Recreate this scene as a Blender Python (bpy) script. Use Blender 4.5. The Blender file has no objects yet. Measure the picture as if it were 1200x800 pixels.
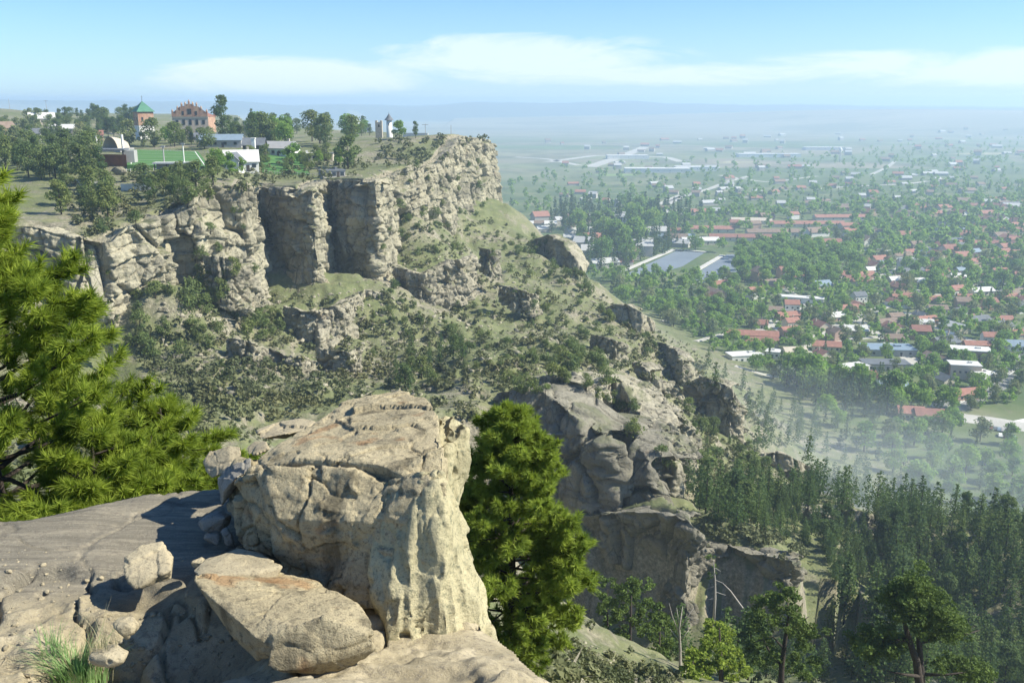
import bpy, bmesh, math, random
import numpy as np
from mathutils import Vector, Matrix

# ------------------------------------------------------------------ camera, sky, sun, exposure
S = bpy.context.scene
C = S.collection
F, EYE = 1100.0, 150.0
PITCH = math.atan(282.0 / F)
cam = bpy.data.cameras.new('camera'); camo = bpy.data.objects.new('camera', cam); C.objects.link(camo)
cam.sensor_width = 36.0; cam.lens = 36.0 * F / 1200.0
cam.clip_start = 0.1; cam.clip_end = 90000.0
camo.location = (0, 0, EYE); camo.rotation_euler = (math.pi / 2 - PITCH, 0, 0)
S.camera = camo
S.view_settings.view_transform = 'Standard'; S.view_settings.look = 'None'
S.view_settings.gamma = 1.0; S.view_settings.use_curve_mapping = False
S.view_settings.exposure = 0.8
SUN_EL, SUN_AZ = math.radians(42), math.radians(95)      # azimuth measured clockwise from +Y (view direction)
SUN = Vector((math.sin(SUN_AZ) * math.cos(SUN_EL), math.cos(SUN_AZ) * math.cos(SUN_EL), math.sin(SUN_EL)))
sl = bpy.data.lights.new('sun', 'SUN'); sl.energy = 5.0; sl.angle = math.radians(0.53); sl.color = (1.0, 0.95, 0.83)
slo = bpy.data.objects.new('sun', sl); C.objects.link(slo)
slo.rotation_euler = SUN.to_track_quat('Z', 'Y').to_euler()
W = bpy.data.worlds.new('World'); S.world = W; W.use_nodes = True
wn, wl = W.node_tree.nodes, W.node_tree.links
wn.clear()
wout = wn.new('ShaderNodeOutputWorld'); wbg = wn.new('ShaderNodeBackground')
sky = wn.new('ShaderNodeTexSky'); sky.sky_type = 'NISHITA'; sky.sun_disc = False
sky.sun_elevation = SUN_EL; sky.sun_rotation = SUN_AZ; sky.altitude = 1000; sky.air_density = 1.0; sky.dust_density = 0.6; sky.ozone_density = 1.6
wbg.inputs['Strength'].default_value = 0.108
tc = wn.new('ShaderNodeTexCoord')
# cirrus: stretched noise over the direction (azimuth , elevation)
sep = wn.new('ShaderNodeSeparateXYZ'); wl.new(tc.outputs['Generated'], sep.inputs[0])
def wmath(op, a, b=None, c=None, clamp=False):
    n = wn.new('ShaderNodeMath'); n.operation = op; n.use_clamp = clamp
    for i, v in enumerate((a, b, c)):
        if v is None: continue
        if isinstance(v, (int, float)): n.inputs[i].default_value = v
        else: wl.new(v, n.inputs[i])
    return n.outputs[0]
az = wmath('ARCTAN2', sep.outputs[0], sep.outputs[1])
el = wmath('ARCSINE', sep.outputs[2])
cv = wn.new('ShaderNodeCombineXYZ'); wl.new(wmath('MULTIPLY', az, 5.5), cv.inputs[0]); wl.new(wmath('MULTIPLY', el, 26.0), cv.inputs[1])
cn = wn.new('ShaderNodeTexNoise'); cn.inputs['Scale'].default_value = 1.3; cn.inputs['Detail'].default_value = 12; cn.inputs['Roughness'].default_value = 0.66; cn.inputs['Distortion'].default_value = 0.6
wl.new(cv.outputs[0], cn.inputs['Vector'])
# a lens of cloud around azimuth 0.06, elevation 0.05; a second bank to the right, a faint veil to the left
def blob(a0, e0, sa, se):
    x = wmath('DIVIDE', wmath('SUBTRACT', az, a0), sa); y = wmath('DIVIDE', wmath('SUBTRACT', el, e0), se)
    r = wmath('ADD', wmath('MULTIPLY', x, x), wmath('MULTIPLY', y, y))
    return wmath('SUBTRACT', 1.0, r, clamp=True)
b1 = blob(0.02, 0.041, 0.20, 0.030); b2 = blob(0.50, 0.030, 0.34, 0.022); b3 = blob(-0.22, 0.024, 0.17, 0.022); b4 = blob(0.16, 0.026, 0.26, 0.014)
bs = wmath('MAXIMUM', wmath('MAXIMUM', b1, b2), wmath('MAXIMUM', b3, b4))
cl = wmath('MULTIPLY', wmath('ADD', wmath('MULTIPLY', bs, 1.15), wmath('SUBTRACT', wmath('MULTIPLY', cn.outputs[0], 3.6), 1.95)), 1.3, clamp=True)
cl = wmath('MULTIPLY', cl, wmath('MULTIPLY', bs, 3.0, clamp=True))
hz = wmath('SUBTRACT', 1.0, wmath('MULTIPLY', wmath('ABSOLUTE', el), 5.5), clamp=True)   # thin high veil that whitens the low sky
cf = wmath('ADD', wmath('MULTIPLY', cl, 0.62), wmath('MULTIPLY', wmath('MULTIPLY', hz, hz), 0.34), clamp=True)
mx = wn.new('ShaderNodeMix'); mx.data_type = 'RGBA'; wl.new(cf, mx.inputs[0]); wl.new(sky.outputs[0], mx.inputs[6]); mx.inputs[7].default_value = (5.2, 5.9, 6.4, 1)
tn = wn.new('ShaderNodeMix'); tn.data_type = 'RGBA'; tn.blend_type = 'MULTIPLY'; tn.inputs[0].default_value = 1.0; wl.new(sky.outputs[0], tn.inputs[6]); tn.inputs[7].default_value = (0.46, 0.70, 0.97, 1); wl.new(tn.outputs[2], mx.inputs[6])
wl.new(mx.outputs[2], wbg.inputs[0]); wl.new(wbg.outputs[0], wout.inputs[0])
S.render.engine = 'CYCLES'
cy = S.cycles
cy.use_denoising = True
cy.max_bounces = 6; cy.diffuse_bounces = 3; cy.glossy_bounces = 2; cy.transmission_bounces = 3; cy.transparent_max_bounces = 8; cy.volume_bounces = 2
cy.use_adaptive_sampling = True; cy.adaptive_threshold = 0.01
cy.caustics_reflective = False; cy.caustics_refractive = False

# ------------------------------------------------------------------ projection helpers (real points for what the picture shows)
cp, sp = math.cos(PITCH), math.sin(PITCH)
def ray(u, v):
    a, b = (u - 600.0) / F, (v - 400.0) / F
    return np.array([a, cp - b * sp, -sp - b * cp])
def Q(u, v, Y):                       # point on the sight line at forward distance Y
    d = ray(u, v); k = Y / d[1]
    return np.array([d[0] * k, Y, EYE + d[2] * k])
def G(u, v, z=0.0):                   # point on the plane z
    d = ray(u, v); k = (z - EYE) / d[2]
    return np.array([d[0] * k, d[1] * k, z])
def proj(P):
    P = np.atleast_2d(P).astype(float)
    y = P[:, 1] * cp - (P[:, 2] - EYE) * sp
    z = P[:, 1] * sp + (P[:, 2] - EYE) * cp
    y = np.where(y < 0.1, 0.1, y)
    return 600 + F * P[:, 0] / y, 400 - F * z / y

# ------------------------------------------------------------------ noise
def _h(ix, iy, iz, s):
    n = (ix.astype(np.int64) * 73856093) ^ (iy.astype(np.int64) * 19349663) ^ (iz.astype(np.int64) * 83492791) ^ (s * 2654435761)
    n = n & 0xffffffff
    n = ((n ^ (n >> 15)) * 2246822519) & 0xffffffff
    n = ((n ^ (n >> 13)) * 3266489917) & 0xffffffff
    return (n ^ (n >> 16)) & 0xffffffff
def hf(ix, iy, iz, s): return _h(ix, iy, iz, s) / 4294967295.0
def vnoise(p, s=0):
    i = np.floor(p).astype(np.int64); f = p - i; f = f * f * f * (f * (f * 6 - 15) + 10)
    r = 0
    for dx in (0, 1):
        wx = f[:, 0] if dx else 1 - f[:, 0]
        for dy in (0, 1):
            wy = f[:, 1] if dy else 1 - f[:, 1]
            for dz in (0, 1):
                wz = f[:, 2] if dz else 1 - f[:, 2]
                r = r + wx * wy * wz * hf(i[:, 0] + dx, i[:, 1] + dy, i[:, 2] + dz, s)
    return r * 2 - 1
def fbm(p, s=0, o=4, g=0.5):
    r = 0; a = 1.0; t = 0
    for k in range(o):
        r = r + a * vnoise(p * (2.03 ** k) + 17.3 * k, s + k); t += a; a *= g
    return r / t * 1.4
def worley(p, s=0, facet=False):
    i = np.floor(p).astype(np.int64); f1 = np.full(len(p), 9.0); f2 = f1.copy(); cid = np.zeros(len(p)); fac = np.zeros(len(p))
    for dx in (-1, 0, 1):
        for dy in (-1, 0, 1):
            for dz in (-1, 0, 1):
                c = i + np.array([dx, dy, dz])
                q = np.stack([c[:, k] + hf(c[:, 0], c[:, 1], c[:, 2], s + 11 * (k + 1)) for k in range(3)], 1)
                d = np.sqrt(((q - p) ** 2).sum(1))
                h = hf(c[:, 0], c[:, 1], c[:, 2], s + 77)
                near = d < f1
                f2 = np.where(near, f1, np.minimum(f2, d)); cid = np.where(near, h, cid); f1 = np.where(near, d, f1)
                if facet:
                    g = np.stack([hf(c[:, 0], c[:, 1], c[:, 2], s + 201 + k) - .5 for k in range(3)], 1); fac = np.where(near, ((p - q) * g).sum(1) * 2.0, fac)
    return (f1, f2, cid, fac) if facet else (f1, f2, cid)
def sstep(a, b, x):
    t = np.clip((x - a) / (b - a), 0, 1); return t * t * (3 - 2 * t)

# ------------------------------------------------------------------ mesh helpers
def tag(o, label=None, cat=None, group=None, kind=None):
    if label: o['label'] = label
    if cat: o['category'] = cat
    if group: o['group'] = group
    if kind: o['kind'] = kind
    return o
def empty(name, loc=(0, 0, 0), rz=0.0, sc=1.0):
    o = bpy.data.objects.new(name, None); C.objects.link(o); o.location = loc; o.rotation_euler = (0, 0, rz); o.scale = (sc,) * 3
    o.empty_display_size = 0.2
    return o
class MB:
    def __init__(s): s.V = []; s.Q = []; s.T = []; s.n = 0; s.qm = []; s.tm = []
    def add(s, V, Qd=None, Tr=None, m=0):
        V = np.asarray(V, float).reshape(-1, 3)
        if Qd is not None and len(Qd): Qd = np.asarray(Qd, np.int64).reshape(-1, 4) + s.n; s.Q.append(Qd); s.qm.append(np.full(len(Qd), m))
        if Tr is not None and len(Tr): Tr = np.asarray(Tr, np.int64).reshape(-1, 3) + s.n; s.T.append(Tr); s.tm.append(np.full(len(Tr), m))
        s.V.append(V); s.n += len(V); return s
    def merge(s, o, loc=(0, 0, 0), rz=0.0, sc=1.0, m=None):
        c, d = math.cos(rz), math.sin(rz); V = np.concatenate(o.V) * sc
        V = np.stack([V[:, 0] * c - V[:, 1] * d, V[:, 0] * d + V[:, 1] * c, V[:, 2]], 1) + np.asarray(loc)
        b = s.n
        for q, k in zip(o.Q, o.qm): s.Q.append(q + b); s.qm.append(k if m is None else np.full(len(k), m))
        for q, k in zip(o.T, o.tm): s.T.append(q + b); s.tm.append(k if m is None else np.full(len(k), m))
        s.V.append(V); s.n += len(V); return s
    def mesh(s, name, mats, smooth=False):
        me = bpy.data.meshes.new(name); V = np.concatenate(s.V)
        qs = np.concatenate(s.Q) if s.Q else np.zeros((0, 4), np.int64); ts = np.concatenate(s.T) if s.T else np.zeros((0, 3), np.int64)
        me.vertices.add(len(V)); me.vertices.foreach_set('co', V.astype(np.float32).ravel())
        L = np.concatenate([qs.ravel(), ts.ravel()]); me.loops.add(len(L)); me.loops.foreach_set('vertex_index', L.astype(np.int32))
        n = len(qs) + len(ts); me.polygons.add(n)
        st = np.concatenate([np.arange(len(qs)) * 4, len(qs) * 4 + np.arange(len(ts)) * 3]).astype(np.int32)
        me.polygons.foreach_set('loop_start', st)
        mi = np.concatenate(s.qm + s.tm) if (s.qm or s.tm) else np.zeros(0)
        for m in (mats if isinstance(mats, (list, tuple)) else [mats]): me.materials.append(m)
        me.polygons.foreach_set('material_index', mi.astype(np.int32))
        me.update(calc_edges=True)
        me.polygons.foreach_set('use_smooth', np.full(n, bool(smooth)))
        return me
    def build(s, name, mats, parent=None, smooth=False):
        o = bpy.data.objects.new(name, s.mesh(name, mats, smooth)); C.objects.link(o)
        if parent: o.parent = parent
        return o
def box(mb, c, d, rz=0.0, m=0):
    x, y, z = [k / 2 for k in d]
    V = np.array([[a, b, e] for e in (-z, z) for a, b in ((-x, -y), (x, -y), (x, y), (-x, y))])
    cs, sn = math.cos(rz), math.sin(rz)
    V = np.stack([V[:, 0] * cs - V[:, 1] * sn, V[:, 0] * sn + V[:, 1] * cs, V[:, 2]], 1) + np.asarray(c)
    mb.add(V, [[3, 2, 1, 0], [4, 5, 6, 7], [0, 1, 5, 4], [1, 2, 6, 5], [2, 3, 7, 6], [3, 0, 4, 7]], m=m); return mb
def tube(mb, pts, rad, n=6, m=0):
    pts = np.asarray(pts, float); k = len(pts); V = []
    for i in range(k):
        t = pts[min(i + 1, k - 1)] - pts[max(i - 1, 0)]; t = t / (np.linalg.norm(t) + 1e-9)
        a = np.cross(t, [0.3, 0.2, 1.0] if abs(t[2]) < .9 else [1, 0, 0.1]); a /= np.linalg.norm(a) + 1e-9; b = np.cross(t, a)
        th = np.arange(n) * 2 * math.pi / n
        V.append(pts[i] + rad[i] * (np.cos(th)[:, None] * a + np.sin(th)[:, None] * b))
    Qd = [[i * n + j, i * n + (j + 1) % n, (i + 1) * n + (j + 1) % n, (i + 1) * n + j] for i in range(k - 1) for j in range(n)]
    V.append(pts[-1:]); V.append(pts[:1])
    Tr = [[(k - 1) * n + j, (k - 1) * n + (j + 1) % n, k * n] for j in range(n)] + [[(j + 1) % n, j, k * n + 1] for j in range(n)]
    mb.add(np.concatenate(V), Qd, Tr, m=m); return mb
def prism(mb, poly, z0, z1, m=0):      # polygon (x, y) counter-clockwise
    n = len(poly); c = np.mean(poly, 0)
    V = [[p[0], p[1], z0] for p in poly] + [[p[0], p[1], z1] for p in poly] + [[c[0], c[1], z0], [c[0], c[1], z1]]
    mb.add(V, [[i, (i + 1) % n, n + (i + 1) % n, n + i] for i in range(n)], [[n + i, n + (i + 1) % n, 2 * n + 1] for i in range(n)] + [[(i + 1) % n, i, 2 * n] for i in range(n)], m=m); return mb
def grid(mb, P, m=0, closed=False):    # P : (rows, cols, 3)
    r, c = P.shape[:2]; idx = np.arange(r * c).reshape(r, c)
    if closed: idx = np.concatenate([idx, idx[:, :1]], 1)
    q = np.stack([idx[:-1, :-1], idx[:-1, 1:], idx[1:, 1:], idx[1:, :-1]], -1).reshape(-1, 4)
    mb.add(P.reshape(-1, 3), q, m=m); return mb
def leaves(mb, P, size, rng, aspect=0.6, N=None, m=0, curl=0.35):
    """one bent leaf-clump triangle pair at every point"""
    n = len(P); a = rng.normal(size=(n, 3)); 
    if N is not None: a = a * 0.75 + N * 1.0
    a /= np.linalg.norm(a, axis=1)[:, None] + 1e-9
    b = np.cross(a, rng.normal(size=(n, 3))); b /= np.linalg.norm(b, axis=1)[:, None] + 1e-9
    c = np.cross(a, b); s = (size * rng.uniform(0.6, 1.4, n))[:, None]
    V = np.stack([P - b * s * .5, P + c * s * aspect * .5 + a * s * curl * .3, P + b * s * .5, P - c * s * aspect * .5 + a * s * curl * .3], 1)
    i = np.arange(n) * 4
    mb.add(V.reshape(-1, 3), None, np.concatenate([np.stack([i, i + 1, i + 2], 1), np.stack([i, i + 2, i + 3], 1)]), m=m); return mb

# ------------------------------------------------------------------ materials
def nt(name):
    m = bpy.data.materials.new(name); m.use_nodes = True; t = m.node_tree; b = t.nodes['Principled BSDF']
    b.inputs['Specular IOR Level'].default_value = 0.25; b.inputs['Roughness'].default_value = 0.9
    return m, t, b
class N:
    def __init__(s, t): s.t = t
    def _in(s, n, i, v):
        if v is None: return
        if hasattr(v, 'is_output'): s.t.links.new(v, n.inputs[i])
        else: n.inputs[i].default_value = v
    def math(s, op, a, b=None, c=None, clamp=False):
        n = s.t.nodes.new('ShaderNodeMath'); n.operation = op; n.use_clamp = clamp
        for i, v in enumerate((a, b, c)): s._in(n, i, v)
        return n.outputs[0]
    def pos(s, kind='Object'):
        if kind == 'World': return s.t.nodes.new('ShaderNodeNewGeometry').outputs['Position']
        return s.t.nodes.new('ShaderNodeTexCoord').outputs[kind]
    def scale(s, v, sc=(1, 1, 1), rot=(0, 0, 0)):
        n = s.t.nodes.new('ShaderNodeMapping'); n.inputs['Scale'].default_value = sc; n.inputs['Rotation'].default_value = rot; s.t.links.new(v, n.inputs[0]); return n.outputs[0]
    def noise(s, v, scale, detail=4, rough=0.55, dist=0.0):
        n = s.t.nodes.new('ShaderNodeTexNoise'); s.t.links.new(v, n.inputs['Vector']); n.inputs['Scale'].default_value = scale
        n.inputs['Detail'].default_value = detail; n.inputs['Roughness'].default_value = rough; n.inputs['Distortion'].default_value = dist; return n.outputs[0]
    def voro(s, v, scale, feat='F1', out='Distance', rand=1.0):
        n = s.t.nodes.new('ShaderNodeTexVoronoi'); n.feature = feat; s.t.links.new(v, n.inputs['Vector']); n.inputs['Scale'].default_value = scale
        if 'Randomness' in n.inputs: n.inputs['Randomness'].default_value = rand
        return n.outputs[out]
    def ramp(s, f, stops, interp='LINEAR'):
        n = s.t.nodes.new('ShaderNodeValToRGB'); s.t.links.new(f, n.inputs[0]); e = n.color_ramp.elements; n.color_ramp.interpolation = interp
        while len(e) < len(stops): e.new(0.5)
        for k, (p, c) in enumerate(stops):
            e[k].position = p; e[k].color = (*c, 1) if len(c) == 3 else c
        return n.outputs[0]
    def mix(s, f, a, b, mode='MIX'):
        n = s.t.nodes.new('ShaderNodeMix'); n.data_type = 'RGBA'; n.blend_type = mode
        s._in(n, 0, f)
        for i, v in ((6, a), (7, b)):
            if hasattr(v, 'is_output'): s.t.links.new(v, n.inputs[i])
            else: n.inputs[i].default_value = (*v, 1) if len(v) == 3 else v
        return n.outputs[2]
    def step(s, f, a, b):
        n = s.t.nodes.new('ShaderNodeMapRange'); n.interpolation_type = 'SMOOTHSTEP'; s._in(n, 0, f); n.inputs[1].default_value = a; n.inputs[2].default_value = b; return n.outputs[0]
    def bump(s, h, strength, dist, prev=None):
        n = s.t.nodes.new('ShaderNodeBump'); s.t.links.new(h, n.inputs['Height']); n.inputs['Strength'].default_value = strength; n.inputs['Distance'].default_value = dist
        if prev: s.t.links.new(prev, n.inputs['Normal'])
        return n.outputs[0]
    def rnd(s): return s.t.nodes.new('ShaderNodeObjectInfo').outputs['Random']
def flat(name, c, rough=0.85, vary=0.12, scale=2.0, bump=0.0):
    m, t, b = nt(name); n = N(t); p = n.pos('Object')
    k = n.noise(p, scale, 5); lo = tuple(x * (1 - vary) for x in c); hi = tuple(min(1, x * (1 + vary)) for x in c)
    t.links.new(n.ramp(k, [(0.3, lo), (0.7, hi)]), b.inputs['Base Color']); b.inputs['Roughness'].default_value = rough
    if bump: t.links.new(n.bump(k, bump, 0.05), b.inputs['Normal'])
    return m
def foliage(name, dark, light, scale=1.2, trans=0.3, rndamt=0.35):
    m, t, b = nt(name); n = N(t); p = n.pos('Object')
    k = n.noise(p, scale, 3); col = n.ramp(k, [(0.34, dark), (0.66, light)])
    r = n.rnd(); col = n.mix(n.math('MULTIPLY', r, rndamt), col, n.mix(0.5, col, tuple(x * 1.25 + .01 for x in (light[0] * 1.2, light[1], light[2] * .8))))
    if rndamt:
        col = n.mix(1.0, col, n.ramp(n.math('FRACT', n.math('MULTIPLY', r, 7.31)), [(0, (.72, .76, .80)), (.5, (1, 1, 1)), (1, (1.0, .97, .85))]), 'MULTIPLY'); col = n.mix(1.0, col, n.ramp(n.noise(n.pos('World'), .07, 2, .6), [(.38, (.74, .80, .78)), (.5, (1, 1, 1)), (.66, (1.0, .92, .85))]), 'MULTIPLY')
    t.links.new(col, b.inputs['Base Color']); b.inputs['Roughness'].default_value = 0.75; b.inputs['Specular IOR Level'].default_value = 0.15
    tr = t.nodes.new('ShaderNodeBsdfTranslucent'); t.links.new(n.mix(0.5, col, (light[0] * 1.5, light[1] * 1.6, light[2])), tr.inputs[0])
    ms = t.nodes.new('ShaderNodeMixShader'); ms.inputs[0].default_value = trans
    t.links.new(b.outputs[0], ms.inputs[1]); t.links.new(tr.outputs[0], ms.inputs[2]); t.links.new(ms.outputs[0], t.nodes['Material Output'].inputs[0])
    return m
def sandstone(name, base=(0.42, 0.37, 0.27), dark=(0.22, 0.20, 0.155), s=1.0, streak=0.5, green=0.0, rust=0.3, bump=0.5, strata=0.25, grain=True, cracks=0.0, rt=0.66):
    """s : feature size in metres"""
    m, t, b = nt(name); n = N(t); p = n.pos('World')
    k1 = n.noise(p, 0.35 / s, 8, 0.62, 0.3); col = n.ramp(k1, [(0.30, tuple(x * .72 for x in base)), (0.5, base), (0.72, tuple(min(1, x * 1.18) for x in base))])
    k2 = n.noise(n.scale(p, (1, 1, 0.09)), 1.6 / s, 5, 0.6, 0.2)                    # vertical water streaks
    col = n.mix(n.math('MULTIPLY', n.step(k2, 0.52, 0.70), streak), col, dark)
    k3 = n.noise(n.scale(p, (0.12, 0.12, 1.6)), 1.1 / s, 4, 0.6, 0.6)               # bedding
    col = n.mix(n.math('MULTIPLY', n.step(k3, 0.5, 0.62), strata), col, tuple(x * 1.0 for x in dark))
    k4 = n.noise(p, 0.9 / s, 3, 0.5); col = n.mix(n.math('MULTIPLY', n.step(k4, rt, rt + 0.08), rust), col, (0.36, 0.19, 0.08))
    k5 = n.noise(p, 9.0 / s, 5, 0.7); col = n.mix(n.math('MULTIPLY', n.step(k5, 0.53, 0.66), 0.6), col, tuple(x * 0.8 for x in dark))
    if cracks:
        wp = n.mix(0.12, n.scale(p, (1, 1, .55), (.12, .1, 0)), t.nodes['Noise Texture'].outputs['Color'], 'ADD'); e1 = n.voro(wp, .42 / s * 3, 'DISTANCE_TO_EDGE'); e2 = n.voro(wp, 1.5 / s * 3, 'DISTANCE_TO_EDGE')
        ck = n.math('MAXIMUM', n.math('SUBTRACT', 1.0, n.step(e1, 0.0, 0.035)), n.math('MULTIPLY', n.math('SUBTRACT', 1.0, n.step(e2, 0.0, 0.05)), 0.5)); ck = n.math('MULTIPLY', ck, n.step(k4, .38, .6))
        col = n.mix(n.math('MULTIPLY', ck, cracks), col, tuple(x * .45 for x in dark))
    if green:
        geo = t.nodes.new('ShaderNodeNewGeometry'); sx = t.nodes.new('ShaderNodeSeparateXYZ'); t.links.new(geo.outputs['Normal'], sx.inputs[0])
        gk = n.noise(p, 0.6 / s, 5, 0.65); up = n.step(sx.outputs[2], 0.45, 0.8)
        col = n.mix(n.math('MULTIPLY', n.math('MULTIPLY', up, n.step(gk, 0.46, 0.6)), green), col, (0.10, 0.115, 0.045))
    t.links.new(col, b.inputs['Base Color'])
    hgt = n.math('ADD', n.math('MULTIPLY', k1, 0.7), n.math('ADD', n.math('MULTIPLY', k3, 0.35), n.math('MULTIPLY', k5, 0.35)))
    nb = n.bump(hgt, bump, 0.22 * s)
    if grain:
        k6 = n.noise(p, 30.0 / s, 4, 0.8); col = n.mix(n.math('MULTIPLY', n.step(k6, 0.52, 0.64), 0.6), col, dark); t.links.new(col, b.inputs['Base Color'])
        nb = n.bump(n.noise(p, 55.0 / s, 4, 0.7), bump * 0.8, 0.03 * s, nb)
    t.links.new(nb, b.inputs['Normal']); b.inputs['Roughness'].default_value = 0.95; b.inputs['Specular IOR Level'].default_value = 0.15
    return m
# ------------------------------------------------------------------ terrain
class TPS:
    def __init__(s, P, lam=1.0, sc=100.0):
        P = np.asarray(P, float); s.sc = sc; X = P[:, :2] / sc; s.X = X; n = len(X)
        A = np.zeros((n + 3, n + 3)); A[:n, :n] = s.k(X, X) + np.eye(n) * lam * 0.01
        A[:n, n] = 1; A[:n, n + 1:] = X; A[n, :n] = 1; A[n + 1:, :n] = X.T
        s.w = np.linalg.solve(A, np.concatenate([P[:, 2], np.zeros(3)]))
    def k(s, A, B):
        d2 = ((A[:, None] - B[None]) ** 2).sum(2) + 1e-9; return 0.5 * d2 * np.log(d2)
    def __call__(s, x, y):
        X = np.stack([x, y], 1) / s.sc; out = np.empty(len(X)); n = len(s.X)
        for i in range(0, len(X), 40000):
            B = X[i:i + 40000]; out[i:i + 40000] = s.k(B, s.X) @ s.w[:n] + s.w[n] + B @ s.w[n + 1:]
        return out
# rimrock stations: (u, v of the lip, forward distance, v of the foot)
RIM = [(-330, 250, 150, 360), (-150, 258, 185, 370), (-40, 262, 200, 370), (40, 266, 205, 380), (95, 281, 203, 392), (128, 288, 207, 388), (150, 266, 212, 350), (186, 262, 216, 345),
       (202, 250, 226, 340), (228, 236, 226, 345), (252, 219, 240, 350), (288, 217, 246, 362), (300, 219, 292, 292), (334, 222, 276, 312), (366, 224, 266, 327),
       (372, 216, 292, 322), (382, 212, 316, 322), (414, 211, 301, 330), (440, 213, 291, 332), (447, 211, 305, 328), (456, 208, 330, 300), (474, 200, 344, 262), (494, 196, 352, 270),
       (500, 194, 384, 262), (512, 193, 398, 262), (522, 186, 408, 285), (530, 172, 440, 250), (540, 160, 452, 248), (556, 161, 470, 243), (574, 165, 498, 240), (580, 170, 545, 240)]
rimP = np.array([Q(u, v, Y) for u, v, Y, b in RIM]); rimB = np.array([Q(u, b, Y - 2.0) for u, v, Y, b in RIM])
rimB[:, :2] = rimP[:, :2]                                    # foot under the lip; its height is read a little nearer
tail = np.array([[-22, 620], [-70, 720], [-230, 860], [-420, 1500], [-2500, 2600], [-3200, -300], [-260, -260], [-210, 60]], float)
POLY = np.concatenate([rimP[:, :2], tail])
ZP_PTS = [Q(*p) for p in [(150, 200, 290), (240, 200, 290), (150, 179, 390), (300, 180, 385), (225, 165, 480), (460, 163, 520), (540, 160, 480), (400, 166, 500), (100, 166, 480), (50, 150, 600),
          (30, 131, 760), (0, 128, 800), (-120, 130, 800), (90, 135, 800), (60, 228, 255), (10, 232, 240), (-200, 235, 225), (350, 190, 370), (255, 197, 300), (420, 187, 400), (200, 162, 600), (560, 166, 560), (300, 153, 720), (420, 156, 700),
          (120, 224, 262), (200, 222, 265), (270, 206, 290), (330, 204, 330), (480, 176, 420), (160, 138, 900), (60, 133, 1100)]]
ZP_PTS += [p + np.array([-3.0, 3.0, 0.4]) for p in rimP]
ZP_PTS += [np.array([-900, 1500, 132.]), np.array([-2400, 2000, 130.]), np.array([-2500, 0, 120.]), np.array([-600, 100, 128.])]
ZS = [(100, 520, 120), (0, 560, 95), (240, 500, 140), (300, 470, 165), (230, 440, 185), (100, 430, 188), (120, 405, 198), (0, 480, 140), (-150, 500, 120), (300, 352, 256), (330, 345, 262), (210, 385, 208),
      (400, 400, 238), (460, 318, 320), (520, 270, 396), (575, 247, 498), (500, 350, 300), (600, 350, 320), (560, 400, 255), (500, 430, 218), (450, 460, 185), (400, 440, 200), (350, 420, 215), (300, 400, 224),
      (640, 292, 430), (700, 333, 395), (640, 420, 232), (720, 400, 285), (770, 392, 315), (700, 440, 215), (760, 440, 245), (800, 475, 250), (870, 515, 255), (870, 545, 225), (930, 560, 232), (820, 565, 190),
      (880, 592, 188), (1000, 604, 215), (1100, 622, 235), (1190, 652, 245), (830, 625, 158), (940, 645, 168), (940, 755, 128), (1000, 700, 158), (1150, 720, 165), (1190, 790, 150), (1050, 790, 125), (900, 790, 98),
      (800, 785, 78), (720, 722, 150), (650, 702, 135), (760, 792, 52), (700, 772, 42), (640, 748, 33), (600, 800, 18), (650, 738, 80), (700, 752, 85), (760, 775, 80), (660, 752, 52), (600, 700, 60), (0, 620, 19), (300, 600, 13), (-100, 570, 20), (100, 585, 55), (300, 565, 58), (500, 615, 52),
      (1300, 700, 150), (1500, 700, 170), (560, 640, 66), (600, 545, 140), (620, 690, 105), (720, 735, 105), (800, 765, 95), (500, 520, 150), (560, 500, 160), (870, 745, 105)]
ZS_PTS = [Q(*p) for p in ZS] + [p + np.array([1.5, -2.5, 0.0]) for p in rimB]
ZS_PTS += [np.array(p, float) for p in [(-50, -50, 143), (50, -50, 132), (110, 0, 95), (0, 0, 141), (60, 20, 118), (0, -200, 140), (150, 100, 50), (200, 200, 12), (250, 0, 10), (85, 425, 32), (120, 430, 8), (170, 440, 0), (110, 330, 22), (160, 330, 0), (84, 345, 36), (98, 280, 26), (74, 412, 30), (60, 455, 42), (120, 250, 16),
            (60, 560, 30), (120, 600, 0), (30, 640, 40), (-60, 780, 60), (60, 780, 0), (0, 900, 0), (-200, 960, 30), (-380, 1500, 40), (300, 400, -6), (300, 900, -10), (-200, 120, 105), (400, 100, -10), (-150, 1300, 0)]]
zp_f, zs_f = TPS(ZP_PTS, 0.05), TPS(ZS_PTS, 0.02)
WALL = [(655, 590, 168, 640), (690, 606, 158, 720), (730, 600, 152, 722), (768, 603, 148, 722), (792, 606, 144, 722), (812, 618, 142, 726), (826, 632, 145, 720), (834, 642, 152, 725), (850, 640, 152, 735), (880, 650, 149, 735), (905, 655, 146, 738), (930, 662, 143, 735), (938, 672, 146, 735), (941, 668, 153, 722), (938, 652, 166, 690)]
CARVE = [np.array([[*Q(a[0], a[1], a[2])[:3], Q(a[0], a[3], a[2])[2]] for a in WALL])]
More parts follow.
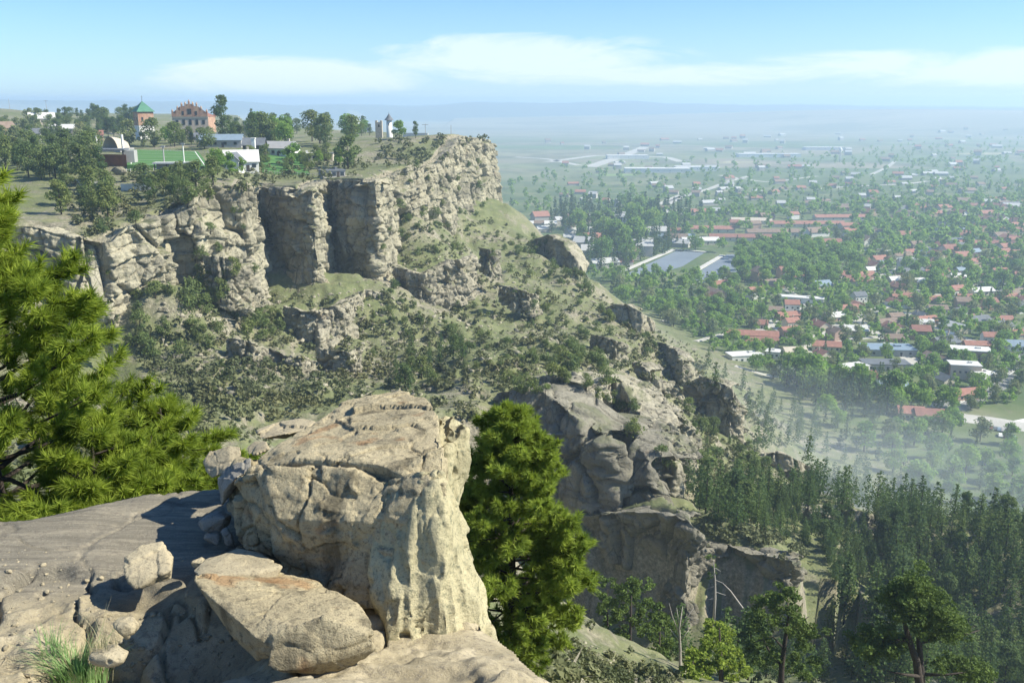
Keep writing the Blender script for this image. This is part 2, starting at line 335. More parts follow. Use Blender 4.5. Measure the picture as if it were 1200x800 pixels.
def carve(x, y, z):
    for A in CARVE:
        best = np.full(len(x), 1e9); sd = best.copy(); bey = np.zeros(len(x)); top = np.zeros(len(x)); ft = top.copy()
        for i in range(len(A) - 1):
            a, b = A[i], A[i + 1]; ab = b[:2] - a[:2]; tr = ((x - a[0]) * ab[0] + (y - a[1]) * ab[1]) / (ab @ ab); t = np.clip(tr, 0, 1)
            dx, dy = x - a[0] - t * ab[0], y - a[1] - t * ab[1]; d = np.hypot(dx, dy); m = d < best; L_ = np.hypot(*ab)
            be = np.zeros(len(x)); 
            if i == 0: be = np.clip(-tr, 0, None) * L_
            if i == len(A) - 2: be = np.clip(tr - 1, 0, None) * L_
            bey = np.where(m, be, bey); best = np.where(m, d, best); sd = np.where(m, np.sign(dx * ab[1] - dy * ab[0]) * d, sd); top = np.where(m, a[2] + t * (b[2] - a[2]), top); ft = np.where(m, a[3] + t * (b[3] - a[3]), ft)
        low = np.minimum(z, ft - .5 + np.clip(sd - 14, 0, None) * .55); w = sstep(0, 1.5, sd) * (1 - sstep(40, 60, sd)) * (1 - sstep(0, 14, bey)); z = z * (1 - w) + low * w
        hi = top - .6 + np.clip(-sd, 0, 40) * .05; w = sstep(1.5, 4, -sd) * (1 - sstep(9, 24, -sd)) * (1 - sstep(0, 5, bey)); z = z * (1 - w) + hi * w
    return z
def poly_sd(x, y, poly=POLY):
    """signed distance, positive inside"""
    d = np.full(len(x), 1e9); ins = np.zeros(len(x), bool); n = len(poly)
    for i in range(n):
        a, b = poly[i], poly[(i + 1) % n]; ab = b - a
        t = np.clip(((x - a[0]) * ab[0] + (y - a[1]) * ab[1]) / (ab @ ab), 0, 1)
        d = np.minimum(d, (x - a[0] - t * ab[0]) ** 2 + (y - a[1] - t * ab[1]) ** 2)
        c = (a[1] > y) != (b[1] > y)
        ins ^= c & (x < (b[0] - a[0]) * (y - a[1]) / (b[1] - a[1] + 1e-12) + a[0])
    d = np.sqrt(d); return np.where(ins, d, -d)
def ground(x, y, rough=True):
    x = np.atleast_1d(np.asarray(x, float)); y = np.atleast_1d(np.asarray(y, float))
    zs = zs_f(x, y); r = np.hypot(x, y)
    w = sstep(560, 900, r) ; zs = zs * (1 - w) + np.where(x > -60, -8.0, np.minimum(zs, 40)) * w
    wx = sstep(150, 260, x); zs = zs * (1 - wx) + (-8.0) * wx * (y > 160) + zs * wx * (y <= 160)
    if rough:
        p = np.stack([x, y, np.zeros_like(x)], 1); m = sstep(1.0, 12.0, zs) * sstep(8, 60, r)
        zs = zs + m * (fbm(p / 34, 3, 4) * 3.2 + fbm(p / 8.5, 5, 3) * 1.6 * sstep(20, 90, r) + fbm(p / 2.2, 9, 3) * 0.55)
        # small rock ledges running across the slope
        le = zs / 6.0 + fbm(p / 40, 21, 3) * 1.2; fr = le - np.floor(le)
        zs = zs + m * (sstep(0.72, 0.95, fr) - fr) * 1.3 * sstep(-0.1, 0.35, fbm(p / 30, 31, 2))
    zs = carve(x, y, zs)
    k = 2.5; zs = np.where(zs > 20, zs, k * np.log1p(np.exp(np.clip(zs / k, -30, 30))))
    sd = poly_sd(x, y)
    near = sd > -2
    z = zs
    if near.any():
        zp = np.clip(zp_f(x[near], y[near]), 60, 149)
        if rough:
            p = np.stack([x[near], y[near], np.zeros(near.sum())], 1)
            zp = zp + (fbm(p / 25, 41, 4) * 1.0) * sstep(0, 20, sd[near]) * (1 - sstep(500, 900, y[near]) * .5)
        t = sstep(2.0, 6.0, sd[near]); z = z.copy(); z[near] = z[near] * (1 - t) + zp * t
    return z
# one sheet, polar around the viewpoint, out to the horizon
rr = [3.0]
while rr[-1] < 60000:
    r = rr[-1]; rr.append(r + (max(0.35, r * 0.011) if r < 620 else r * 0.02))
rr = np.array(rr)
th = np.radians(np.concatenate([np.arange(-180, -50, 4.0), np.arange(-50, -34, 0.5), np.arange(-34, 36, 0.11), np.arange(36, 52, 0.5), np.arange(52, 180, 4.0)]))
RR, TH = np.meshgrid(rr, th, indexing='ij'); gx, gy = (RR * np.sin(TH)).ravel(), (RR * np.cos(TH)).ravel()
gz = ground(gx, gy)
# far relief: low rises on the plain, mesas on the horizon
far = np.hypot(gx, gy); pf = np.stack([gx / 2600, gy / 2600, np.zeros_like(gx)], 1)
front = gy > 0
gz = gz + front * sstep(3500, 7000, far) * 10 * (fbm(pf, 61, 4) + .3)
gz = gz + front * (gx > -400) * sstep(5200, 6500, far + gx * .25) * (1 - sstep(7000, 7800, far + gx * .25)) * (22 + 62 * sstep(-.15, .4, np.arctan2(gx, gy)) + 12 * fbm(pf * .9, 66, 4))
ang = np.arctan2(gx, gy); pa = np.stack([ang * 7, np.zeros_like(ang), np.zeros_like(ang)], 1)
prof = 104 + 44 * fbm(pa, 71, 5) + 26 * np.exp(-((ang + 0.01) / .09) ** 2) + 18 * np.exp(-((ang - .28) / .05) ** 2) - 30 * sstep(.3, .5, ang)
gz = gz + front * sstep(7300, 8700, far) * (1 - sstep(12000, 18000, far)) * prof
gP = np.stack([gx, gy, gz], 1).reshape(len(rr), len(th), 3)
# ---- ground material: stony scrub slope, valley lawns and fields, pale plain
m, t, b = nt('ground_cover'); n = N(t); p = n.pos('World')
sxyz = t.nodes.new('ShaderNodeSeparateXYZ'); t.links.new(p, sxyz.inputs[0]); X_, Y_, Z_ = sxyz.outputs
geo = t.nodes.new('ShaderNodeNewGeometry'); sn = t.nodes.new('ShaderNodeSeparateXYZ'); t.links.new(geo.outputs['Normal'], sn.inputs[0]); NZ = sn.outputs[2]
k1 = n.noise(p, 0.03, 6, 0.6); k2 = n.noise(p, 0.22, 6, 0.65); k3 = n.noise(p, 1.4, 5, 0.7)
stony = n.ramp(k3, [(0.32, (0.13, 0.115, 0.08)), (0.5, (0.23, 0.205, 0.145)), (0.68, (0.40, 0.355, 0.255))])
grass = n.ramp(k2, [(0.3, (0.08, 0.10, 0.035)), (0.55, (0.15, 0.165, 0.07)), (0.75, (0.25, 0.235, 0.125))])
gm = n.math('MULTIPLY', n.step(n.math('ADD', n.math('MULTIPLY', k1, 0.6), n.math('MULTIPLY', k2, 0.5)), 0.42, 0.58), n.step(NZ, 0.60, 0.86))
slope = n.mix(gm, stony, grass)
slope = n.mix(n.math('MULTIPLY', n.step(n.voro(p, 0.28), 0.0, 0.34), 0.0), slope, (0.05, 0.07, 0.03))
sc_ = n.step(n.noise(p, 0.55, 4, 0.75), 0.57, 0.64); slope = n.mix(n.math('MULTIPLY', sc_, 0.62), slope, (0.07, 0.085, 0.035))
v1 = n.noise(p, 0.011, 5, 0.6); v2 = n.noise(p, 0.08, 5, 0.65)
town = n.ramp(v1, [(0.3, (0.055, 0.09, 0.03)), (0.5, (0.09, 0.13, 0.04)), (0.6, (0.15, 0.17, 0.07)), (0.72, (0.23, 0.21, 0.13))])
town = n.mix(n.math('MULTIPLY', n.step(v2, 0.5, 0.66), 0.55), town, (0.17, 0.155, 0.105))
fc = n.voro(n.scale(p, (0.0022, 0.0038, 0.0), (0, 0, 0.3)), 1.0, 'F1', 'Color'); fcs = t.nodes.new('ShaderNodeSeparateColor'); t.links.new(fc, fcs.inputs[0])
fields = n.ramp(fcs.outputs[0], [(0.0, (0.10, 0.15, 0.05)), (0.25, (0.17, 0.19, 0.09)), (0.45, (0.24, 0.21, 0.15)), (0.6, (0.12, 0.18, 0.07)), (0.8, (0.26, 0.23, 0.16)), (1.0, (0.2, 0.22, 0.11))])
fields = n.mix(n.math('MULTIPLY', n.step(n.noise(p, 0.006, 6, 0.7), 0.45, 0.6), 0.6), fields, (0.06, 0.09, 0.045))
plain = n.ramp(n.noise(n.scale(p, (0.4, 1, 1)), 0.0011, 6, 0.65), [(0.3, (0.17, 0.17, 0.11)), (0.5, (0.25, 0.235, 0.165)), (0.7, (0.33, 0.30, 0.22))])
plain = n.mix(n.math('MULTIPLY', n.step(n.noise(n.scale(p, (0.5, 1, 1)), 0.003, 7, 0.7), 0.5, 0.58), 0.55), plain, (0.10, 0.12, 0.07))
val = n.mix(n.step(Y_, 1500, 2300), town, fields); val = n.mix(n.step(n.math('ADD', Y_, n.math('MULTIPLY', k1, 900)), 3600, 5200), val, plain)
val = n.mix(n.step(Y_, 7000, 7600), val, (0.05, 0.07, 0.06))
col = n.mix(n.step(Z_, 0.6, 3.5), val, slope); 
col = n.mix(n.math('MULTIPLY', n.step(Y_, 3000, 3500), 1.0), col, val)
t.links.new(col, b.inputs['Base Color'])
t.links.new(n.bump(n.math('ADD', k3, k2), 0.7, 0.5), b.inputs['Normal'])
M_GROUND = m
gm_ = MB(); grid(gm_, gP, closed=True)
terrain = gm_.build('ground', M_GROUND, smooth=True); tag(terrain, kind='structure')

# ------------------------------------------------------------------ rimrock
M_CLIFF = sandstone('rimrock_sandstone', (0.385, 0.35, 0.245), (0.14, 0.13, 0.10), s=9.0, streak=0.65, green=0.9, rust=0.15, bump=0.9, strata=0.5, grain=False, cracks=0.8)
M_CLIFF2 = sandstone('outcrop_sandstone', (0.375, 0.34, 0.245), (0.14, 0.13, 0.10), s=6.0, streak=0.5, green=0.8, rust=0.12, bump=0.9, strata=0.5, grain=False, cracks=0.8)
def resample(P, ds):
    P = np.asarray(P, float); d = np.r_[0, np.cumsum(np.linalg.norm(np.diff(P[:, :2], axis=0), axis=1))]
    s_ = np.arange(0, d[-1], ds); return np.stack([np.interp(s_, d, P[:, k]) for k in range(P.shape[1])], 1), s_
def ribbon(name, top, zfoot, ds=0.5, amp=1.6, cell=7.0, seed=1, back=7.0, mat=None, batter=0.10, over=0.0, sink=4.0, smooth_n=2.0, label=None, lift=0.25, crack=1.5, kind='structure', layer=1.0):
    """a cliff: lip polyline (x, y, z), heights of its foot; outward is to the right-hand side of travel (towards the viewer)"""
    A, s_ = resample(np.c_[top, zfoot], ds); n_ = len(A)
    tv = np.gradient(A[:, :2], axis=0); k = max(1, int(smooth_n / ds)); ker = np.ones(2 * k + 1) / (2 * k + 1)
    tv = np.stack([np.convolve(np.pad(tv[:, i], k, mode='edge'), ker, 'valid') for i in (0, 1)], 1); tv /= np.linalg.norm(tv, axis=1)[:, None] + 1e-9
    nv = np.stack([tv[:, 1], -tv[:, 0]], 1)
    hgt = A[:, 2] - A[:, 3]; nb = int(back / ds); nf = int(np.percentile(hgt + sink, 90) / ds) + 2
    rows = []; 
    for i in range(nb):                                                # the top, from behind the lip
        o = -back * (1 - i / nb); q = (i / nb)
        P = np.c_[A[:, :2] + nv * o, A[:, 2] + lift - (1 - q) * 1.5]; rows.append(P)
    for j in range(nf + 1):
        f = j / nf; z = A[:, 2] + lift - (hgt + sink + lift) * f
        o = batter * hgt * f + over * np.sin(np.clip(f * 1.25, 0, 1) * math.pi) * -1.0
        rows.append(np.c_[A[:, :2] + nv * o[:, None], z])
    P = np.stack(rows); R = P.shape[0]
    NV = np.broadcast_to(nv[None], (R, n_, 2)).reshape(-1, 2); FP = P.reshape(-1, 3)
    face = np.clip((np.arange(R) - nb + 3) / 6.0, 0.0, 1.0)[:, None].repeat(n_, 1).ravel()
    # sideways-and-down blocks
    w = FP + 0.35 * cell * np.stack([fbm(FP / (cell * 2), seed + 5, 2), fbm(FP / (cell * 2), seed + 6, 2), fbm(FP / (cell * 2), seed + 7, 2)], 1)
    f1, f2, cid, fac = worley(w / np.array([cell, cell, cell * 1.9]), seed, True)
    g1, g2, cid2, fac2 = worley(w / (cell * .38) * np.array([1, 1, .6]), seed + 3, True)
    d = amp * ((cid - .5) * 1.2 + fac * 1.3) + amp * .42 * ((cid2 - .5) + fac2 * 1.1) - 1.4 * crack * (1 - sstep(0.0, 0.10, f2 - f1)) - crack * .35 * (1 - sstep(0.0, 0.14, g2 - g1))
    zz = FP[:, 2] / (cell * .42) + fbm(FP / (cell * 3), seed + 9, 2) * 1.6
    i0 = np.floor(zz); fr = zz - i0; z0 = np.zeros_like(i0)
    st = hf(i0.astype(np.int64), z0.astype(np.int64), z0.astype(np.int64), seed) ; st1 = hf(i0.astype(np.int64) + 1, z0.astype(np.int64), z0.astype(np.int64), seed)
    d = d + layer * amp * .55 * ((st + (st1 - st) * sstep(.8, 1, fr)) - .5) - layer * 0.35 * amp * np.exp(-((fr - .9) / .06) ** 2)
    d = d + amp * .45 * fbm(FP / (cell * .9), seed + 13, 5, .58) + 0.22 * fbm(FP / 1.3, seed + 14, 3)
    FP = FP.copy(); FP[:, :2] += NV * (d * face)[:, None]
    FP[:, 2] += (fbm(FP / 5, seed + 15, 4) * .7 + (cid - .5) * amp * .5) * (1 - face * .6) * sstep(0, 4, np.arange(R))[:, None].repeat(n_, 1).ravel() - 0.25 * crack * (1 - sstep(0.0, .1, f2 - f1)) * (1 - face)
    mb = MB(); grid(mb, FP.reshape(R, n_, 3)); o = mb.build(name, mat or M_CLIFF, smooth=True)
    if label: tag(o, label, 'cliff')
    tag(o, kind=kind); return o
ribbon('rimrock_cliff', rimP, rimB[:, 2], ds=0.36, amp=1.9, cell=7.5, seed=4)
def outcrop(st, name='rock_outcrop', **k):
    P = np.array([Q(a[0], a[1], a[2]) for a in st]); zf = np.array([Q(a[0], a[3], a[2])[2] for a in st])
    k.setdefault('mat', M_CLIFF2); return ribbon(name, P, zf, **k)
# lower tiers and outcrops: (u, v lip, distance, v foot)
OC = [
 ([(236, 300, 222, 322), (262, 303, 220, 345), (290, 306, 226, 345), (300, 300, 236, 340)], dict(ds=.35, amp=1.2, cell=4, seed=21, back=3)),
 ([(98, 300, 192, 330), (112, 350, 190, 390), (130, 352, 190, 402)], dict(ds=.35, amp=1.0, cell=4, seed=22, back=2.5)),
 ([(262, 398, 200, 408), (275, 398, 197, 432), (296, 402, 197, 438), (310, 408, 204, 432), (330, 416, 203, 432), (352, 420, 200, 440), (372, 424, 206, 436)], dict(ds=.35, amp=1.1, cell=4, seed=23, back=3)),
 ([(332, 360, 238, 375), (350, 366, 232, 392), (372, 366, 232, 394), (395, 360, 236, 390), (412, 352, 246, 385), (420, 345, 256, 372)], dict(ds=.35, amp=1.2, cell=5, seed=24, back=5)),
 ([(368, 408, 214, 412), (382, 409, 211, 426), (410, 412, 211, 428), (425, 407, 215, 420)], dict(ds=.35, amp=.8, cell=4, seed=25, back=4)),
 ([(462, 312, 292, 330), (480, 318, 286, 352), (497, 322, 284, 356), (512, 314, 290, 350), (527, 305, 294, 345), (548, 306, 298, 342), (556, 300, 306, 325)], dict(ds=.4, amp=1.4, cell=5, seed=26, back=5)),
 ([(410, 372, 250, 385), (428, 340, 262, 356), (450, 345, 262, 360)], dict(ds=.4, amp=1.0, cell=4, seed=27, back=5)),
 ([(560, 290, 320, 305), (575, 293, 318, 312), (588, 296, 322, 314)], dict(ds=.4, amp=1.0, cell=4, seed=28, back=4)),
 ([(622, 283, 415, 292), (640, 275, 410, 292), (655, 282, 402, 300), (668, 298, 396, 318), (682, 314, 392, 334), (692, 330, 392, 342), (698, 334, 402, 345)], dict(ds=.5, amp=1.8, cell=6, seed=29, back=9)),
 ([(708, 362, 322, 372), (716, 357, 312, 378), (736, 359, 310, 388), (753, 367, 308, 398), (762, 372, 316, 402), (770, 382, 322, 405)], dict(ds=.4, amp=.7, cell=9, seed=30, back=9)),
 ([(728, 442, 248, 455), (745, 425, 240, 470), (762, 438, 236, 480), (775, 452, 240, 500), (792, 450, 244, 512), (806, 470, 246, 520), (815, 480, 256, 510)], dict(ds=.35, amp=1.5, cell=5, seed=31, back=8)),
 ([(800, 452, 262, 480), (822, 443, 258, 498), (842, 448, 255, 506), (858, 455, 252, 515), (868, 475, 254, 518), (872, 482, 262, 515)], dict(ds=.35, amp=1.4, cell=4.5, seed=32, back=8, crack=2.0)),
 ([(888, 533, 240, 548), (905, 530, 237, 556), (925, 535, 236, 560), (945, 545, 238, 572), (955, 556, 246, 574)], dict(ds=.35, amp=1.2, cell=4, seed=33, back=6)),
 ([(905, 596, 200, 606), (925, 597, 195, 630), (960, 600, 193, 640), (985, 602, 196, 650), (1000, 598, 194, 655), (1022, 602, 196, 660), (1026, 604, 206, 640)], dict(ds=.35, amp=1.2, cell=5, seed=34, back=8)),
 ([(1085, 612, 224, 622), (1100, 613, 220, 640), (1125, 618, 220, 645), (1140, 622, 228, 640)], dict(ds=.4, amp=1.0, cell=4, seed=35, back=7)),
 ([(872, 560, 214, 572), (895, 578, 200, 596), (912, 580, 200, 598), (925, 583, 206, 596)], dict(ds=.35, amp=.9, cell=4, seed=36, back=5)),
 ([(768, 402, 300, 408), (780, 404, 292, 425), (792, 412, 286, 440), (800, 424, 280, 450), (808, 432, 284, 446)], dict(ds=.35, amp=1.1, cell=4, seed=37, back=5)),
 ([(690, 392, 268, 398), (704, 394, 264, 408), (722, 399, 262, 414), (735, 404, 268, 414)], dict(ds=.35, amp=.9, cell=3.5, seed=38, back=4)),
 ([(585, 335, 300, 342), (602, 338, 296, 352), (622, 344, 296, 358), (634, 349, 304, 357)], dict(ds=.35, amp=.9, cell=3.5, seed=39, back=4)),
]
for st, k in OC: outcrop(st, **k)
# the near canyon wall: shaded, with a pale ledge along its lip
M_WALLSHADE = sandstone('canyon_wall_sandstone', (0.245, 0.225, 0.17), (0.095, 0.09, 0.07), s=6.0, streak=0.6, green=0.5, rust=0.3, bump=0.9, strata=0.5, grain=False, cracks=0.6)  # outcrop stone in a darker copy: part of the wall's shade is painted in
outcrop(WALL, name='canyon_wall', ds=.3, amp=1.1, cell=6, seed=41, back=7, over=2.0, batter=0.03, mat=M_WALLSHADE)
# the knob: three tiers with a big shaded front in the shade-darkened stone
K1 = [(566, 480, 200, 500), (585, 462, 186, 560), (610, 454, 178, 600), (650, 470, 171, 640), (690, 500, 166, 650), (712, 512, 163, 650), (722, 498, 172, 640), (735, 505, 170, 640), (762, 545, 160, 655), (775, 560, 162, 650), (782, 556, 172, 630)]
outcrop(K1, name='canyon_wall', ds=.3, amp=1.9, cell=7.5, seed=42, back=12, over=-2.0, batter=0.20, mat=M_WALLSHADE, layer=.45, crack=2.6)
K2 = [(598, 456, 196, 470), (615, 446, 189, 478), (640, 443, 186, 480), (662, 447, 183, 490), (690, 452, 181, 500), (702, 460, 186, 505), (712, 440, 196, 495), (728, 448, 196, 500), (738, 470, 192, 520), (750, 492, 184, 530), (770, 503, 178, 560), (790, 510, 176, 570), (800, 515, 182, 560), (812, 520, 190, 560)]
outcrop(K2, name='canyon_wall', ds=.3, amp=1.5, cell=6, seed=43, back=9, mat=M_CLIFF2, batter=.2)
K3 = [(740, 480, 214, 500), (760, 470, 206, 520), (780, 482, 202, 535), (800, 490, 200, 530), (815, 505, 204, 535), (820, 512, 214, 530)]
outcrop(K3, name='canyon_wall', ds=.3, amp=1.6, cell=6, seed=44, back=7, mat=M_CLIFF2)
# ------------------------------------------------------------------ the air
def volume_mat(name, color, dens, aniso=0.0):
    m = bpy.data.materials.new(name); m.use_nodes = True; t = m.node_tree; t.nodes.remove(t.nodes['Principled BSDF'])
    v = t.nodes.new('ShaderNodeVolumePrincipled'); v.inputs['Color'].default_value = (*color, 1); v.inputs['Density'].default_value = dens; v.inputs['Anisotropy'].default_value = aniso
    t.links.new(v.outputs[0], t.nodes['Material Output'].inputs['Volume']); return m

# ------------------------------------------------------------------ rock made of hulls, fused and weathered
def hull_obj(blocks, voxel):
    bm = bmesh.new()
    for pts in blocks:
        vs = [bm.verts.new(p) for p in pts]
        r = bmesh.ops.convex_hull(bm, input=vs)
        junk = [g for g in r['geom_interior'] + r['geom_unused'] if isinstance(g, bmesh.types.BMVert)]
        bmesh.ops.delete(bm, geom=list(set(junk)), context='VERTS')
    me = bpy.data.meshes.new('tmp'); bm.to_mesh(me); bm.free()
    o = bpy.data.objects.new('tmp', me); C.objects.link(o)
    md = o.modifiers.new('r', 'REMESH'); md.mode = 'VOXEL'; md.voxel_size = voxel; md.use_smooth_shade = True
    sm = o.modifiers.new('s', 'SMOOTH'); sm.factor = 0.5; sm.iterations = 2
    dg = bpy.context.evaluated_depsgraph_get(); ev = o.evaluated_get(dg); m2 = bpy.data.meshes.new_from_object(ev, depsgraph=dg)
    bpy.data.objects.remove(o); bpy.data.meshes.remove(me); return m2
def weather(me, s, amp, seed, cracks=1.0, layers=1.0, warp=0.0):
    n_ = len(me.vertices); co = np.empty(n_ * 3, np.float32); me.vertices.foreach_get('co', co); P = co.reshape(-1, 3).astype(float)
    nr = np.empty(n_ * 3, np.float32); me.vertices.foreach_get('normal', nr); Nn = nr.reshape(-1, 3).astype(float)
    w = P + .3 * s * np.stack([fbm(P / s, seed + i, 3) for i in (1, 2, 3)], 1)
    f1, f2, cid, fac = worley(w / s, seed + 4, True); _, h2, cid3, fac3 = worley(w / (s * .36), seed + 14, True)
    d = amp * ((cid - .5) * .7 + fac * 1.5) + amp * .4 * ((cid3 - .5) * .6 + fac3 * 1.2) + amp * .5 * fbm(P / (s * .8), seed + 5, 6, .62)
    ck = (1 - sstep(0, .035, f2 - f1)) * sstep(-.15, .25, fbm(P / (s * 1.6), seed + 6, 2)); d -= cracks * amp * .8 * ck
    zz = w[:, 2] / (s * .28) + 2 * fbm(P / (s * 2), seed + 7, 2); fr = zz - np.floor(zz)
    side = 1 - np.abs(Nn[:, 2]) ** 2
    d -= layers * amp * .45 * np.exp(-((fr - .5) / .09) ** 2) * side * sstep(-.1, .3, fbm(P / s * .9, seed + 8, 2))
    d += amp * .12 * fbm(P / (s * .12), seed + 9, 3)
    # solution pits
    pf1, _, pid = worley(P / (s * .26), seed + 10); d -= amp * 1.5 * (1 - sstep(.10, .36, pf1)) * (pid > .80) * (Nn[:, 2] < .75)
    P = P + Nn * d[:, None]; me.vertices.foreach_set('co', P.astype(np.float32).ravel()); me.update()
    me.polygons.foreach_set('use_smooth', np.ones(len(me.polygons), bool))
def rock(name, blocks, voxel, s, amp, seed, mat, label, cat='boulder', group=None, **k):
    me = hull_obj(blocks, voxel); weather(me, s, amp, seed, **k); me.name = name; me.materials.clear(); me.materials.append(mat)
    o = bpy.data.objects.new(name, me); C.objects.link(o); return tag(o, label, cat, group)
def slab(pts, th):      # points (u, v, Y) of an upper face, thickness downward
    T = [Q(*p) for p in pts]; return T + [p - np.array([0, 0, th]) for p in T]

M_FORE = sandstone('boulder_sandstone', (0.46, 0.39, 0.245), (0.12, 0.105, 0.07), s=0.4, streak=0.85, rt=0.60, rust=0.6, bump=0.9, strata=0.25)
M_PED = sandstone('fluted_sandstone', (0.42, 0.37, 0.225), (0.12, 0.135, 0.09), s=0.5, streak=0.95, rust=0.25, bump=0.5, strata=0.1)
M_LEDGE = sandstone('ledge_sandstone', (0.43, 0.385, 0.285), (0.24, 0.215, 0.165), s=0.6, streak=0.2, rust=0.15, bump=0.45, strata=0.2)
# ------------------------------------------------------------------ the ledge under the viewer
def polyline_y(pts, x): pts = np.array(pts); return np.interp(x, pts[:, 0], pts[:, 1])
LZ = EYE - 3.0
xs = np.arange(-6.5, 1.6, 0.014); ys = np.arange(0.2, 7.6, 0.014)
XX, YY = np.meshgrid(xs, ys); x, y = XX.ravel(), YY.ravel()
P0 = np.stack([x, y, np.zeros_like(x)], 1)
far_edge = polyline_y([(-7, 6.2), (-4.4, 6.25), (-3.6, 6.45), (-2.9, 6.85), (-2.2, 6.95), (-1.2, 6.9), (-0.6, 6.2), (-.3, 5.2), (0.02, 4.8), (0.25, 4.2), (.5, 3.3), (.9, 2)], x) + .10 * fbm(P0 / .9, 301, 4)
z = LZ + 0.05 * fbm(P0 / 2.2, 302, 4) + 0.008 * fbm(P0 / .35, 303, 4)
# smooth bedded slab at the back left with long shallow grooves, broken lower edge
lower = polyline_y([(-7, 5.1), (-3.6, 5.35), (-3.0, 5.62), (-2.4, 5.45), (-1.9, 5.2), (1.6, 5.2)], x) + .12 * fbm(P0 / .6, 304, 4)
up = sstep(-.03, .05, y - lower)
P1 = np.stack([x / 1.6 + y * .05, y / .11 + x * .9, np.zeros_like(x)], 1)
z += up * (0.055 + 0.003 * fbm(P1, 305, 4)) + .004 * up * fbm(np.stack([x / .8, y / .035 + x * 1.2, P0[:, 2]], 1), 306, 3)
wl_ = polyline_y([(-7, 4.4), (-3.2, 4.6), (-2.3, 5.0), (-1.8, 4.95), (-1.2, 4.4), (1.6, 4.1)], x) + .15 * fbm(P0 / .5, 307, 3)
pit = sstep(-.05, .08, wl_ - y)
z += pit * (-.06 + .05 * fbm(P0 / .5, 308, 5))
# hollow under the pale slab, dark basin
z -= .22 * np.exp(-(((x + 2.0) / .55) ** 2 + ((y - 4.75) / .32) ** 2) ** 2)
z -= .09 * np.exp(-(((x + 2.35) / .25) ** 2 + ((y - 5.3) / .10) ** 2))
z += .05 * fbm(P0 / .16, 309, 4) * (1 - up) * sstep(-.1, .3, fbm(P0 / .8, 310, 2)) * .9
# rounded front roll of the near rock
z += .34 * np.exp(-(((x + 0.55) / .95) ** 4 + ((y - 3.85) / .62) ** 2)) + .16 * np.exp(-(((x + 1.55) / .8) ** 2 + ((y - 3.7) / .35) ** 2))
f1, f2, cid = worley(P0 / .9 + .2 * fbm(P0 / .4, 311, 3)[:, None], 312); z -= .07 * (1 - sstep(0, .045, f2 - f1)) * (1 - up * .8); z += (cid - .5) * .06 * (1 - up)
pf, _, pid = worley(P0 / .14, 313); z -= .035 * (1 - sstep(.1, .34, pf)) * (pid > .86) * (1 - up * .7)
dr = np.clip(y - far_edge, 0, None); z -= np.where(dr > 0, np.minimum(.5 * dr ** .5 * .35 + dr * 9, 9), 0); 
z += -.03 * sstep(-.18, 0, y - far_edge)
lm = MB(); grid(lm, np.stack([x, y, z], 1).reshape(len(ys), len(xs), 3))
# a bedded look on the slab, coarse grit on the lower rock
m, t, b = nt('ledge_rock'); n = N(t); p = n.pos('World')
sx = t.nodes.new('ShaderNodeSeparateXYZ'); t.links.new(p, sx.inputs[0])
g1 = n.noise(n.scale(p, (.9, 12, 1), (0, 0, .06)), 1.0, 9, .72, 1.3); g2 = n.noise(p, 2.2, 7, .7, .3); g3 = n.noise(p, 26, 5, .75); g4 = n.noise(p, 110, 3, .7)
slabc = n.ramp(g1, [(.3, (.12, .108, .082)), (.5, (.21, .187, .138)), (.72, (.36, .315, .225))]); grit = n.ramp(g2, [(.3, (.22, .185, .115)), (.5, (.36, .305, .195)), (.7, (.49, .42, .285))])
upm = n.step(n.math('ADD', sx.outputs[1], n.math('MULTIPLY', g2, .5)), 5.45, 5.75)
c = n.mix(upm, grit, slabc); c = n.mix(n.math('MULTIPLY', n.step(g3, .5, .64), .6), c, (.15, .13, .10)); c = n.mix(n.math('MULTIPLY', n.step(g4, .6, .68), .35), c, (.60, .56, .46))
t.links.new(c, b.inputs['Base Color']); b.inputs['Roughness'].default_value = .95
t.links.new(n.bump(n.math('ADD', g3, n.math('MULTIPLY', g4, .6)), .8, .012, n.bump(g1, .5, .03)), b.inputs['Normal'])
led = lm.build('rock_ledge', m, smooth=True); tag(led, kind='structure')
led_m = m

